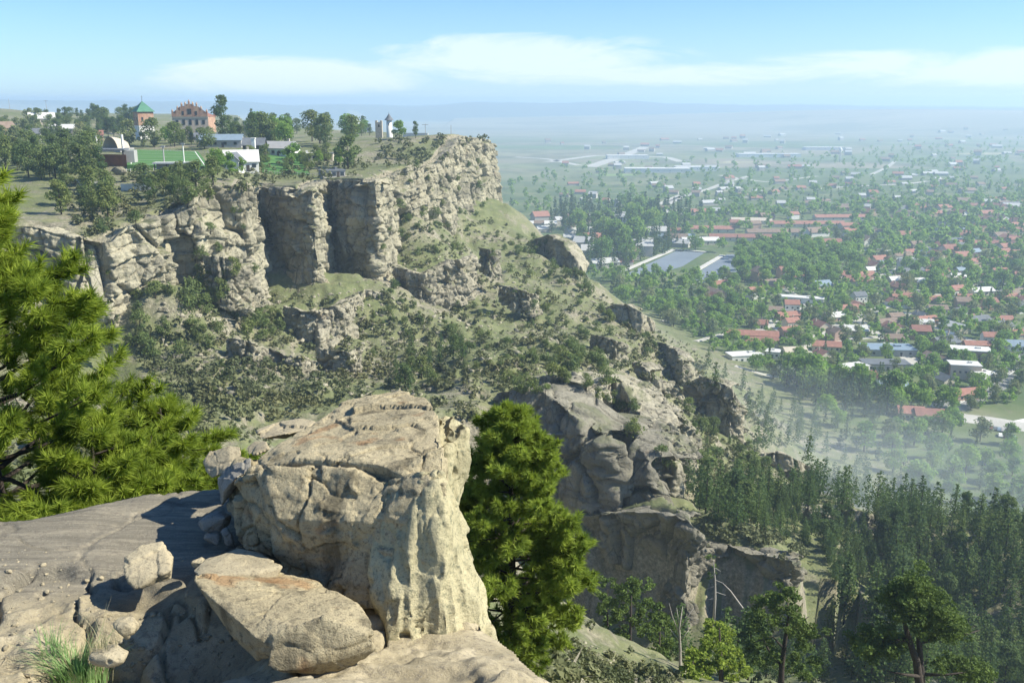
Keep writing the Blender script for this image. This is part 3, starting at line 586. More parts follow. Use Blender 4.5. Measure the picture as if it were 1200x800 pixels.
# ------------------------------------------------------------------ the big boulder with its overhanging cap and fluted pedestal
cap = [slab([(288, 553, 5.75), (318, 528, 6.0), (348, 511, 6.3), (372, 492, 6.7), (410, 533, 5.6), (360, 537, 5.6), (450, 545, 5.42)], .07),
       slab([(348, 511, 6.35), (372, 492, 6.75), (400, 471, 7.1), (440, 462, 7.25), (475, 459, 7.25), (498, 466, 6.9), (512, 482, 6.35), (522, 540, 5.45), (452, 546, 5.40), (408, 535, 5.55)], .13),
       slab([(440, 545, 5.45), (520, 520, 5.5), (521, 568, 5.3), (470, 556, 5.32), (505, 574, 5.28)], .12)]
body = [[Q(312, 560, 5.50), Q(330, 549, 5.55), Q(362, 543, 5.55), Q(415, 552, 5.42), Q(452, 566, 5.34), Q(310, 600, 5.42), Q(326, 608, 5.32), Q(420, 612, 5.18), Q(452, 606, 5.18), Q(322, 656, 5.46), Q(388, 674, 5.34), Q(440, 665, 5.2), Q(345, 520, 6.4), Q(440, 515, 6.5), Q(420, 640, 6.3), Q(320, 620, 6.3)],
        [Q(274, 566, 5.78), Q(290, 556, 5.70), Q(312, 556, 5.56), Q(309, 600, 5.46), Q(320, 655, 5.62), Q(290, 644, 5.70), Q(278, 630, 5.76), Q(276, 600, 5.78), Q(300, 540, 6.4), Q(340, 600, 6.3), Q(300, 620, 6.3)],
        [Q(262, 556, 6.1), Q(280, 540, 6.15), Q(296, 540, 6.1), Q(276, 600, 5.92), Q(266, 590, 6.0), Q(280, 622, 5.9), Q(300, 560, 6.5), Q(290, 620, 6.4)],
        [Q(450, 562, 5.36), Q(520, 558, 5.2), Q(524, 600, 5.12), Q(498, 660, 5.02), Q(452, 600, 5.16), Q(440, 660, 5.2), Q(440, 540, 6.3), Q(520, 520, 6.3), Q(500, 640, 6.2), Q(420, 640, 6.2)],
        [Q(330, 662, 5.55), Q(395, 655, 5.4), Q(448, 600, 5.2), Q(470, 600, 5.15), Q(455, 720, 4.98), Q(400, 700, 5.15), Q(330, 700, 5.5), Q(300, 680, 5.75), Q(320, 620, 6.3), Q(440, 620, 6.3)]]
ped = [[Q(430, 600, 5.28), Q(440, 562, 5.36), Q(520, 554, 5.26), Q(490, 600, 5.1), Q(524, 600, 5.1), Q(541, 622, 5.3), Q(553, 650, 5.35), Q(562, 700, 5.3), Q(582, 778, 5.1), Q(520, 782, 4.85), Q(455, 775, 4.8), Q(440, 700, 5.0), Q(470, 640, 5.1), Q(500, 600, 6.1), Q(560, 690, 6.2), Q(560, 780, 6.3), Q(450, 740, 6.2)],
       [Q(540, 700, 5.3), Q(584, 776, 5.1), Q(600, 860, 5.0), Q(430, 860, 4.7), Q(430, 780, 4.8), Q(560, 800, 6.2), Q(430, 800, 6.2)]]
fin = [[Q(515, 489, 6.5), Q(530, 487, 6.5), Q(546, 500, 6.3), Q(545, 540, 6.2), Q(539, 565, 6.1), Q(537, 600, 6.0), Q(515, 610, 5.9), Q(512, 540, 6.0), Q(515, 500, 7.1), Q(542, 505, 7.0), Q(530, 600, 6.9)],
       [Q(505, 575, 5.5), Q(535, 600, 5.6), Q(545, 640, 5.5), Q(510, 660, 5.4), Q(530, 600, 6.4), Q(520, 650, 6.3)]]
big = empty('sandstone_boulder', Q(400, 690, 5.6)); tag(big, 'large pale sandstone boulder with cracked overhanging top and fluted right side on the ledge', 'boulder')
def rpart(name, blocks, voxel, s, amp, seed, mat, parent, **k):
    me = hull_obj(blocks, voxel); weather(me, s, amp, seed, **k); me.name = name; me.materials.clear(); me.materials.append(mat)
    o = bpy.data.objects.new(name, me); C.objects.link(o); o.parent = parent; o.matrix_parent_inverse = Matrix.Translation(-Vector(parent.location)); return o
rpart('cap', cap, .012, .5, .026, 401, M_FORE, big, cracks=1.1)
rpart('body', body, .012, .42, .034, 402, M_FORE, big, cracks=1.3, layers=.5)
me = hull_obj(ped + fin, .014)
n_ = len(me.vertices); co = np.empty(n_ * 3, np.float32); me.vertices.foreach_get('co', co); P = co.reshape(-1, 3).astype(float)
nr = np.empty(n_ * 3, np.float32); me.vertices.foreach_get('normal', nr); Nn = nr.reshape(-1, 3).astype(float)
fl = fbm(np.stack([P[:, 0] / .09 + .5 * P[:, 2], P[:, 1] / .2, P[:, 2] / .9], 1), 405, 3); P += Nn * (.055 * (np.abs(fl) - .3))[:, None]
me.vertices.foreach_set('co', P.astype(np.float32).ravel()); me.update(); weather(me, .5, .028, 406, layers=.3)
me.name = 'pedestal'; me.materials.clear(); me.materials.append(M_PED); o = bpy.data.objects.new('pedestal', me); C.objects.link(o); o.parent = big; o.matrix_parent_inverse = Matrix.Translation(-Vector(big.location))

# ------------------------------------------------------------------ smaller stones round it
M_ST = sandstone('loose_stone', (0.38, 0.325, 0.215), (0.15, 0.13, 0.09), s=.3, streak=.2, rust=.2, bump=.45, strata=.15)
M_STG = sandstone('grey_stone', (0.30, 0.28, 0.23), (0.14, 0.13, 0.105), s=.3, streak=.2, rust=.05, bump=.45, strata=.1)
rock('fallen_slab', [[Q(222, 672, 4.95), Q(258, 668, 5.2), Q(330, 668, 5.3), Q(372, 680, 5.2), Q(418, 712, 4.75), Q(440, 742, 4.5), Q(345, 735, 4.4), Q(300, 748, 4.35), Q(235, 690, 4.75), Q(300, 775, 4.45), Q(325, 770, 4.35), Q(420, 755, 4.55), Q(370, 720, 5.2), Q(240, 695, 5.0), Q(270, 745, 4.6)],
     [Q(318, 742, 4.36), Q(380, 722, 4.42), Q(432, 742, 4.4), Q(442, 760, 4.42), Q(330, 790, 4.28), Q(312, 780, 4.3), Q(400, 790, 4.45), Q(380, 770, 4.7)]], .010, .55, .017, 411, M_FORE,
     'pale flat-topped slab leaning at the foot of the big boulder', 'rock', cracks=.7)
rock('stone_slab', [[Q(225, 668, 5.15), Q(240, 655, 5.3), Q(280, 642, 5.45), Q(305, 648, 5.4), Q(330, 664, 5.2), Q(300, 672, 5.1), Q(235, 676, 5.0), Q(240, 684, 5.1), Q(320, 682, 5.15), Q(270, 668, 5.5)]], .008, .4, .009, 412, M_ST,
     'thin olive-grey slab lying between the big boulder and the pale fallen slab', 'rock', cracks=.4)
rock('angular_rock', [[Q(143, 656, 5.35), Q(165, 640, 5.45), Q(190, 634, 5.5), Q(204, 652, 5.4), Q(200, 668, 5.25), Q(175, 676, 5.2), Q(158, 690, 5.15), Q(146, 676, 5.2), Q(200, 678, 5.3), Q(180, 655, 5.6)]], .008, .25, .010, 413, M_ST,
     'angular tan rock with one shaded side alone on the striated ledge', 'rock')
rock('rounded_boulder', [[Q(238, 541, 6.35), Q(246, 530, 6.4), Q(268, 522, 6.4), Q(282, 523, 6.4), Q(284, 538, 6.3), Q(270, 552, 6.2), Q(248, 560, 6.25), Q(240, 552, 6.3), Q(260, 530, 6.75), Q(275, 545, 6.65), Q(250, 550, 6.6)]], .008, .3, .009, 414, M_ST,
     'rounded tan boulder overhanging the left shoulder of the big boulder', 'boulder')
rock('round_stone', [[Q(288, 524, 6.35), Q(298, 516, 6.4), Q(312, 517, 6.35), Q(315, 526, 6.25), Q(300, 533, 6.2), Q(290, 532, 6.25), Q(300, 520, 6.55), Q(310, 528, 6.5)]], .007, .2, .006, 415, M_ST,
     'small pale rounded stone wedged beside the rounded tan boulder', 'stone')
rock('flat_stone', [[Q(300, 505, 6.7), Q(320, 497, 6.8), Q(352, 490, 6.9), Q(371, 494, 6.8), Q(362, 503, 6.6), Q(335, 508, 6.5), Q(305, 514, 6.5), Q(350, 498, 7.05), Q(320, 503, 7.0), Q(335, 515, 6.6)]], .008, .3, .008, 416, M_ST,
     'long flat pale stone lying on the back left shoulder of the big boulder', 'stone')
rock('wedged_block', [[Q(252, 560, 6.1), Q(264, 545, 6.15), Q(294, 536, 6.1), Q(296, 548, 5.95), Q(276, 560, 5.85), Q(262, 575, 5.9), Q(260, 592, 6.0), Q(290, 560, 6.3)]], .008, .3, .010, 417, M_STG, 'grey wedge of rock under the rounded tan boulder', 'rock')
def pebble(name, u, v, Y, w, h, d, seed, mat, label, rz=0, cat='stone'):
    c = Q(u, v, Y); rng = np.random.default_rng(seed); a = rng.normal(size=(26, 3)); a /= np.linalg.norm(a, axis=1)[:, None]; a = np.sign(a) * np.abs(a) ** .85 * np.array([w, d, h]) * .5
    cs, sn_ = math.cos(rz), math.sin(rz); a = np.stack([a[:, 0] * cs - a[:, 2] * sn_, a[:, 1], a[:, 0] * sn_ + a[:, 2] * cs], 1)
    return rock(name, [list(a + c)], .006, .2, .008, seed, mat, label, cat, cracks=.2, layers=.2)
pebble('flat_stone', 252, 611, 5.95, .245, .135, .2, 421, M_STG, 'largest of three grey stones in the shade left of the big boulder')
pebble('round_stone', 250, 631, 5.9, .125, .11, .12, 422, M_STG, 'small round grey stone just below the largest grey stone')
pebble('oblong_stone', 267, 630, 5.88, .075, .15, .08, 423, M_STG, 'narrow grey stone standing on end against the small round one', rz=.25)
pebble('stone_chip', 232, 659, 5.4, .11, .08, .1, 424, M_ST, 'small pale chip at the left tip of the thin olive-grey slab')
pebble('tan_block', 148, 735, 4.75, .15, .12, .14, 425, M_ST, 'pale knobbly block with a rusty corner beside the grass tuft', cat='rock')
pebble('tan_block', 128, 768, 4.4, .2, .09, .16, 426, M_ST, 'low tan lump just below the knobbly block right of the grass', cat='rock')
# ------------------------------------------------------------------ finding the ground
bpy.context.view_layer.update()
DG = bpy.context.evaluated_depsgraph_get()
def hit(u, v):
    d = Vector(ray(u, v)).normalized(); r = S.ray_cast(DG, Vector((0, 0, EYE)), d)
    return (np.array(r[1]), np.array(r[2]), r[4].name) if r[0] else (None, None, None)
def drop(x, y, z0=400.0):
    r = S.ray_cast(DG, Vector((x, y, z0)), Vector((0, 0, -1)))
    return (r[1][2], r[2][2]) if r[0] else (0.0, 1.0)
def inpoly(u, v, poly):
    c = False; n = len(poly)
    for i in range(n):
        (x1, y1), (x2, y2) = poly[i], poly[(i + 1) % n]
        if (y1 > v) != (y2 > v) and u < (x2 - x1) * (v - y1) / (y2 - y1) + x1: c = not c
    return c
def scatter(poly, n, mind, seed, ymin=0, ymax=1e9, tries=40, k_px=0.0, steep=0.0):
    """points on real ground seen inside an image polygon, at least mind metres (or k_px pixels) apart"""
    rng = random.Random(seed); us = [p[0] for p in poly]; vs = [p[1] for p in poly]; out = []; cells = {}
    for _ in range(n * tries):
        if len(out) >= n: break
        u, v = rng.uniform(min(us), max(us)), rng.uniform(min(vs), max(vs))
        if not inpoly(u, v, poly): continue
        P, nr, nm = hit(u, v)
        if P is None or not (ymin < P[1] < ymax) or nr[2] < steep: continue
        md = max(mind, k_px * P[1] / F); ci, cj = int(P[0] // md), int(P[1] // md)
        near = [o for i in (-1, 0, 1) for j in (-1, 0, 1) for o in cells.get((ci + i, cj + j), ())] if not k_px else out
        if any(abs(o[0] - P[0]) < md and abs(o[1] - P[1]) < md and math.hypot(o[0] - P[0], o[1] - P[1]) < md for o in near): continue
        out.append(P); cells.setdefault((ci, cj), []).append(P)
    return out
LM = [(172, 135, 'green-roofed brick tower'), (225, 145, 'gabled brick hall'), (195, 190, 'green playing field'), (135, 195, 'red-brown curved shed'), (290, 185, 'white gabled house'), (457, 148, 'white cone-roofed tower'), (262, 130, 'tall plateau pine'),
      (40, 135, 'hill on the skyline'), (340, 260, 'left shaded cliff recess'), (415, 270, 'right shaded cliff recess'), (550, 200, 'far end of the rimrock'), (480, 220, 'slotted rimrock'), (240, 260, 'blocky left rimrock'), (110, 330, 'dark rimrock hollow'), (385, 375, 'bulging outcrop below the rimrock'),
      (285, 415, 'lower left outcrop'), (395, 418, 'dark undercut ledge'), (505, 330, 'mid-slope outcrop'), (660, 300, 'skyline outcrop'), (740, 375, 'square skyline outcrop'), (845, 480, 'fluted rock pillars'), (620, 500, 'dark rock knob'), (700, 450, 'top of the rock knob'), (760, 500, 'right shoulder of the knob'),
      (740, 640, 'shaded canyon wall'), (930, 670, 'right end of the canyon wall'), (970, 610, 'forest ledge'), (920, 545, 'small rock shelf'), (1110, 625, 'last ledge on the right'), (1080, 740, 'crooked forked pine'), (905, 750, 'open-crowned pine'), (1040, 530, 'pale meadow'), (1150, 455, 'curving highway'), (1160, 500, 'car park'),
      (750, 308, 'left paved lot'), (845, 312, 'right paved lot'), (880, 415, 'cluster of red-roofed houses'), (1135, 425, 'large white-roofed block'), (600, 380, 'open scrub slope'), (560, 330, 'upper scrub slope'), (500, 420, 'lower scrub slope'), (430, 600, 'big foreground boulder'), (300, 465, 'mossy green slope'), (620, 230, 'pale oval field'),
      (940, 350, 'long white roof'), (1000, 395, 'winding side street'), (1060, 340, 'hooked lane'), (1100, 270, 'upper right woods'), (960, 270, 'long terracotta roofs'), (700, 240, 'far conifer stand'), (980, 215, 'far green fields'), (1120, 210, 'far right fields')]
ORD = ['leftmost', 'second from left', 'third from left', 'fourth from left', 'fifth from left', 'sixth from left', 'seventh from left', 'eighth from left', 'ninth from left', 'tenth from left', 'eleventh from left', 'twelfth from left', 'thirteenth from left', 'fourteenth from left', 'fifteenth from left', 'sixteenth from left', 'seventeenth from left', 'eighteenth from left', 'nineteenth from left', 'twentieth from left']
PENDING = []
def describe(o, P, what, h=0.0, sizes=(8, 13)):
    """kept until everything stands, then each gets a label by look and by what it stands next to"""
    u, v = proj(P); PENDING.append((o, float(u[0]), float(v[0]), what, h, sizes))
def settle_labels():
    bag = {}
    for o, u, v, what, h, sz in PENDING:
        q = sorted(LM, key=lambda l: math.hypot((l[0] - u), (l[1] - v) * 1.3))[0]; dx, dy = u - q[0], v - q[1]
        if abs(dx) > abs(dy) * 1.2: rel = ('just ' if abs(dx) < 28 else '') + ('right of' if dx > 0 else 'left of')
        else: rel = ('just ' if abs(dy) < 22 else '') + ('below' if dy > 0 else 'above')
        s = '' if not h else ('low ' if h < sz[0] else 'tall ' if h > sz[1] else 'mid-sized ')
        lab = '%s%s %s the %s' % (s, what, rel, q[2]); bag.setdefault(lab, []).append((u, v, o))
    for lab, L in bag.items():
        if len(lab.split()) > 13: lab = lab.replace('just ', '')
        if len(L) == 1: L[0][2]['label'] = lab; continue
        L.sort(key=lambda t: t[0])
        for k, (u, v, o) in enumerate(L): o['label'] = lab + ', ' + (ORD[k] if k < len(L) - 1 or k == 0 else 'rightmost') if k < len(ORD) or k == len(L) - 1 else lab + ', towards the right'

# ------------------------------------------------------------------ plants
M_PINE = foliage('pine_needles', (0.055, 0.095, 0.034), (0.125, 0.185, 0.062), 0.6, .35)
M_PINEFAR = foliage('conifer_foliage', (0.045, 0.08, 0.032), (0.09, 0.145, 0.052), 0.25, .3)
M_BROAD = foliage('broadleaf_foliage', (0.10, 0.19, 0.045), (0.25, 0.39, 0.09), 0.15, .42, .7)
M_OLIVE = foliage('olive_foliage', (0.13, 0.17, 0.08), (0.25, 0.29, 0.14), 0.3, .25, .5)
M_JUN = foliage('juniper_foliage', (0.08, 0.12, 0.045), (0.19, 0.245, 0.085), 1.0, .3, .5)
M_SAGE = foliage('scrub_foliage', (0.09, 0.11, 0.05), (0.20, 0.21, 0.10), 0.3, .2)
M_NEAR = foliage('near_pine_needles', (0.085, 0.13, 0.015), (0.30, 0.37, 0.05), 4.0, .34, .0)
M_NEAR2 = foliage('middle_pine_needles', (0.08, 0.125, 0.02), (0.30, 0.37, 0.06), 3.0, .34, .0)
M_BARK = flat('bark', (0.05, 0.04, 0.032), .95, .4, 6, .6)
M_DEAD = flat('weathered_wood', (0.34, 0.31, 0.27), .9, .25, 8, .3)
def trunk_mb(h, r, rng, lean=.03, limbs=0, z0=.35, R=1.5):
    mb = MB(); k = 6; zz = np.linspace(-.6, h * .96, k); px = np.cumsum(rng.normal(0, lean, k)); py = np.cumsum(rng.normal(0, lean, k))
    tube(mb, np.stack([px, py, zz], 1), r * (1 - np.linspace(0, .9, k)), 6)
    for i in range(limbs):
        f = z0 + (.9 - z0) * (i + rng.random() * .6) / limbs; a = i * 2.4 + rng.random(); z = h * f; L = R * (1.15 - f) * rng.uniform(.7, 1.1); x0, y0 = np.interp(z, zz, px), np.interp(z, zz, py)
        tube(mb, [[x0, y0, z], [x0 + L * .5 * math.cos(a), y0 + L * .5 * math.sin(a), z + L * .12], [x0 + L * math.cos(a), y0 + L * math.sin(a), z + L * .18]], [r * .32, r * .2, r * .06], 4)
    return mb
def conifer_pts(h, R, rng, whorls=24, z0=.14, per=7, k=6, power=.85, droop=.15, gap=.12):
    P = []
    for i in range(whorls):
        f = (i + rng.random() * .7) / whorls; z = h * (z0 + (1 - z0) * f); rad = R * (1 - f) ** power * rng.uniform(.78, 1.1) + .12
        if f < .12: rad *= .75
        n = max(4, int(per * (1 - f * .5))); a0 = rng.random() * 6.3
        for j in range(n):
            if rng.random() < gap: continue
            a = a0 + j * 2 * math.pi / n + rng.normal(0, .2); L = rad * rng.uniform(.7, 1.15)
            for q in np.linspace(.25, 1, max(2, int(k * (1 - f * .6)))):
                s = L * q; P.append([s * math.cos(a), s * math.sin(a), z - droop * s + .1 * s * s / max(L, .1)] + rng.normal(0, .05 * h / 10 + .06 * L, 3))
    return np.array(P)
def round_pts(h, R, rng, lobes=11, per=120, z0=.3, flatk=.75):
    P = []
    for i in range(lobes):
        f = rng.random() ** .8; z = h * (z0 + (.95 - z0) * f); rr_ = R * math.sqrt(max(0.05, 1 - (2 * f - .95) ** 2)) * .62 * rng.uniform(.4, 1.15); a = i * 2.4 + rng.normal(0, .3)
        c = np.array([rr_ * math.cos(a), rr_ * math.sin(a), z]); s = R * rng.uniform(.3, .52)
        d = rng.normal(size=(per, 3)); d /= np.linalg.norm(d, axis=1)[:, None]; d[:, 2] *= flatk
        P.append(c + d * s * rng.uniform(.55, 1.08, (per, 1)))
    P = np.concatenate(P); return P[P[:, 2] > h * z0 * .55]
def crown(kind, h, R, seed, mat, leaf, **k):
    rng = np.random.default_rng(seed); P = (conifer_pts if kind == 'c' else round_pts)(h, R, rng, **k)
    mb = MB(); ax = P - np.array([0, 0, 0]); nrm = P.copy(); nrm[:, 2] = (P[:, 2] - h * .45) * .7; nrm /= np.linalg.norm(nrm, axis=1)[:, None] + 1e-6
    leaves(mb, P, leaf, rng, .75, nrm); return mb
PROTO = {}
def proto(key, name, kind, h, R, tr, mat, leaf, seed, cat='tree', limbs=5, parts=True, **k):
    rng = np.random.default_rng(seed + 900); tmb = trunk_mb(h, tr, rng, .02 * h / 10, limbs, .3, R); cmb = crown(kind, h, R, seed, mat, leaf, **k)
    PROTO[key] = dict(name=name, h=h, cat=cat, trunk=tmb, crown=cmb, mt=tmb.mesh('trunk', M_BARK, True), mc=cmb.mesh('crown', mat), mat=mat); mb = MB(); mb.merge(cmb, m=0); mb.merge(tmb, m=1); PROTO[key]['one'] = mb.mesh(name, [mat, M_BARK])
def plant(key, P, h, what, group, rz=None, parts=True, rng=random.Random(5), lab=True, wide=1.0, sizes=(8, 13)):
    d = PROTO[key]; s = h / d['h']; rz = rng.uniform(0, 6.28) if rz is None else rz; w = s * wide * rng.uniform(.9, 1.12)
    if parts:
        r = empty(d['name'], P, rz); r.scale = (w, w, s)
        for nm, me in (('trunk', d['mt']), ('crown', d['mc'])):
            c = bpy.data.objects.new(nm, me); C.objects.link(c); c.parent = r
    else:
        r = bpy.data.objects.new(d['name'], d['one']); C.objects.link(r); r.location = P; r.rotation_euler = (0, 0, rz); r.scale = (w, w, s)
    tag(r, what, d['cat'], group)
    if lab: describe(r, np.asarray(P) + np.array([0, 0, h * .5]), what, h, sizes)
    return r
for i in range(4): proto('con%d' % i, 'conifer', 'c', 12, 2.3 + .25 * i, .22, M_PINE, .50, 10 + i, whorls=30, per=8, k=7, power=.62, gap=.12)
for i in range(4): proto('pine%d' % i, 'pine_tree', 'r', 11, 2.7 + .2 * i, .24, M_PINE, .42, 20 + i, lobes=24, per=90, z0=.22, flatk=.7)
for i in range(3): proto('fcon%d' % i, 'conifer', 'c', 20, 3.6 + .4 * i, .35, M_PINEFAR, 1.15, 30 + i, whorls=24, per=6, k=5, z0=.08, gap=.05)
for i in range(4): proto('bro%d' % i, 'broadleaf_tree', 'r', 12, 5.0 + .4 * i, .35, M_BROAD, 1.0, 40 + i, lobes=14, per=70, z0=.25)
for i in range(3): proto('oli%d' % i, 'broadleaf_tree', 'r', 12, 4.8 + .4 * i, .3, M_OLIVE, .9, 50 + i, lobes=13, per=70, z0=.22)
for i in range(4): proto('jun%d' % i, 'juniper_bush', 'r', 2.2, 1.35 + .1 * i, .1, M_JUN, .24, 60 + i, cat='bush', limbs=2, lobes=9, per=60, z0=.12)
for i in range(3): proto('hed%d' % i, 'pine_tree', 'r', 9, 3.2 + .3 * i, .24, M_JUN, .55, 70 + i, lobes=16, per=80, z0=.2)
# cheap shapes for the masses
def cheap(kind, h, R, n, leaf, seed):
    rng = np.random.default_rng(seed); P = conifer_pts(h, R, rng, whorls=10, per=4, k=3, z0=.08, gap=0) if kind == 'c' else round_pts(h, R, rng, lobes=6, per=n // 6, z0=.2)
    mb = MB(); nrm = P.copy(); nrm[:, 2] -= h * .4; nrm /= np.linalg.norm(nrm, axis=1)[:, None] + 1e-6; leaves(mb, P, leaf, rng, .9, nrm); return mb
CH = {'c': [cheap('c', 18, 3.4, 0, 2.3, 80 + i) for i in range(3)], 'b': [cheap('b', 12, 5.2, 84, 2.4, 85 + i) for i in range(3)], 's': [cheap('b', 1.0, .75, 42, .34, 90 + i) for i in range(4)]}
CH['f'] = [crown('c', 12, 2.7, 890 + i, None, .75, whorls=20, per=6, k=5, power=.65, gap=.1) for i in range(3)]
def mass(name, items, mat, label):
    mb = MB(); rng = random.Random(7)
    for kind, P, s in items: mb.merge(rng.choice(CH[kind]), P, rng.uniform(0, 6.28), s)
    o = mb.build(name, mat); return tag(o, label, kind='stuff')
R1 = random.Random(11)
# forest below the canyon wall
FOREST = [(820, 590), (870, 584), (905, 590), (960, 566), (1010, 588), (1100, 605), (1205, 625), (1205, 805), (1010, 805), (1000, 760), (985, 715), (968, 650), (900, 628), (840, 620), (820, 600), (800, 575)]
fp = scatter(FOREST, 760, 3.0, 101, 95, 420, k_px=9)
# and the ones in front of the wall's foot
fp2 = scatter([(690, 770), (900, 765), (985, 745), (1000, 800), (700, 800)], 34, 4.2, 102, 70, 170)
VAL1 = scatter([(790, 400), (880, 462), (960, 500), (900, 520), (850, 470)], 16, 6, 105, 200, 520) + scatter([(880, 470), (960, 480), (1040, 560), (1110, 600), (1000, 590), (900, 550), (880, 530)], 40, 6, 103, 200, 500)
fp += scatter([(885, 598), (1045, 604), (1060, 760), (1000, 740), (965, 645), (900, 622)], 120, 3.2, 104, 95, 330)
allf = [(P, 'forest') for P in fp] + [(P, 'foot') for P in fp2] + [(P, 'haze') for P in VAL1]
allf.sort(key=lambda t: t[0][1]); extra = []
GF = {'forest': 'conifers on the forested slope', 'foot': 'conifers at the foot of the canyon wall', 'haze': 'trees fading into the haze'}
nf = 0
for P, g in allf:
    small_ = inpoly(*[float(q_[0]) for q_ in proj(P)], [(890, 606), (1040, 606), (1040, 735), (890, 690)]); h = R1.uniform(4, 7.5) if small_ else R1.uniform(6.5, 12) if g != 'foot' else R1.uniform(5, 8.5)
    if nf < 300 and P[1] < 330: nf += 1; plant(R1.choice(['con0', 'con1', 'con2', 'con3', 'con0', 'con1', 'con2', 'pine1', 'con3']), P - [0, 0, .3], h, 'dark green conifer', GF[g], sizes=(8, 10.5), wide=1.05)
    else: extra.append(('f', P - np.array([0, 0, .3]), h / 12))
JC, SPARE = [], []
# slope bushes and small pines
def bushes(poly, n, seed, smin, smax, keys=('jun0', 'jun1', 'jun2', 'jun3'), what='rounded green bush', group='bushes on the scrub slope', mind=1.5, **k):
    for P in scatter(poly, n, mind, seed, 25, 700, **k): 
        s = R1.uniform(smin, smax)
        if keys[0] == 'jun0' and len(JC) >= 285: SPARE.append(('s', P - np.array([0, 0, .1]), s * .8)); continue
        JC.append(1) if keys[0] == 'jun0' else None
        plant(R1.choice(keys), P - [0, 0, .12 * s], s, what, group, parts=s > 4.5, sizes=(smin + (smax - smin) * .33, smin + (smax - smin) * .7))
bushes([(100, 265), (200, 240), (300, 217), (300, 340), (110, 390)], 22, 213, 1.5, 3.4, group='bushes clinging to the rimrock')
bushes([(455, 205), (570, 166), (575, 245), (460, 290)], 26, 214, 1.5, 3.4, group='bushes clinging to the rimrock')
bushes([(590, 445), (730, 440), (800, 520), (780, 560), (700, 470), (600, 470)], 22, 215, 1.4, 3.6, group='bushes on the rock knob')
bushes([(455, 240), (560, 250), (640, 290), (700, 345), (765, 395), (790, 440), (690, 430), (560, 450), (490, 460), (420, 430), (440, 350)], 125, 201, 1.2, 3.4)
bushes([(590, 285), (625, 275), (700, 345), (720, 380), (690, 370), (640, 330)], 22, 202, 2.5, 5)
bushes([(150, 330), (230, 345), (330, 350), (345, 400), (250, 420), (150, 420)], 34, 203, 1.8, 4.8)
bushes([(230, 320), (275, 318), (265, 380), (225, 370)], 8, 204, 4.5, 7, keys=('hed0', 'hed1', 'hed2'), what='grey-green pine', group='small pines under the rimrock')
bushes([(455, 400), (545, 405), (540, 455), (460, 460)], 14, 205, 4.5, 7.5, keys=('con1', 'con3', 'hed0'), what='dark conifer', group='conifers on the lower scrub slope', mind=2.5)
bushes([(640, 405), (705, 420), (730, 480), (690, 480), (640, 440)], 26, 206, 1.6, 4.2, keys=('jun0', 'jun1', 'hed2'), group='bushes on the rock knob')
bushes([(200, 430), (420, 420), (520, 470), (300, 480), (210, 480)], 36, 207, 1.0, 2.6)
bushes([(600, 380), (730, 400), (780, 470), (740, 480), (640, 410)], 26, 208, 1.2, 3.0)
bushes([(440, 165), (575, 163), (520, 200), (450, 205)], 60, 209, 1.8, 4, group='bushes on the rimrock top')
bushes([(180, 205), (420, 190), (460, 200), (380, 212), (200, 240)], 60, 210, 1.6, 4, group='bushes on the rimrock top')
bushes([(800, 480), (900, 510), (905, 600), (830, 600)], 30, 211, 2.5, 6.5, keys=('hed0', 'hed1', 'con0', 'jun2'), what='green pine', group='small pines beside the knob', mind=2.5)
bushes([(640, 745), (770, 790), (770, 800), (640, 800)], 16, 212, .5, 1.3, group='bushes on the near stony spur', mind=.8)
# left hill and plateau woods: (polygon, n, h range)
def woods(poly, n, seed, h0, h1, keys, what, group, mind=4, k_px=6):
    for P in scatter(poly, n, mind, seed, 150, 1300, k_px=k_px): plant(R1.choice(keys), P - [0, 0, .3], R1.uniform(h0, h1), what, group, parts=P[1] < 420, sizes=(h0 + (h1 - h0) * .33, h0 + (h1 - h0) * .67))
ALLP = ('hed0', 'hed1', 'hed2', 'pine0', 'oli1')
woods([(0, 152), (70, 138), (118, 140), (118, 212), (70, 214), (0, 205)], 95, 301, 7, 10.5, ALLP, 'grey-green pine', 'pines on the wooded plateau')
woods([(95, 138), (165, 145), (160, 162), (118, 166)], 22, 302, 8, 14, ('pine0', 'pine2', 'hed1'), 'dark pine', 'pines on the wooded plateau')
woods([(165, 164), (250, 164), (250, 173), (165, 173)], 16, 303, 5, 8, ('bro0', 'oli0', 'hed0', 'pine2'), 'leafy tree', 'trees behind the playing field')
woods([(270, 158), (440, 155), (440, 172), (270, 175)], 46, 304, 8, 15, ('pine0', 'pine2', 'hed1', 'bro1', 'con0'), 'dark green tree', 'trees along the plateau skyline')
woods([(60, 215), (130, 215), (130, 262), (60, 255)], 12, 305, 6, 9, ('hed0', 'hed1'), 'grey-green pine', 'pines on the rimrock edge', mind=5)
woods([(165, 222), (255, 215), (250, 240), (165, 245)], 12, 306, 5, 8, ('hed0', 'hed1', 'hed2'), 'grey-green pine', 'pines on the rimrock edge', mind=5)
woods([(235, 198), (420, 185), (410, 195), (250, 212)], 22, 307, 4, 8, ('hed0', 'bro0', 'hed2'), 'rounded green tree', 'trees among the plateau houses', mind=5)
def at(key, u, v, hpx, what, group=None, wide=1.0, P=None, parts=True):
    P = hit(u, v)[0] if P is None else P; d = math.hypot(P[1], P[2] - EYE); return plant(key, P - [0, 0, .3], hpx * d / F, what, group, wide=wide, lab=False, parts=parts)
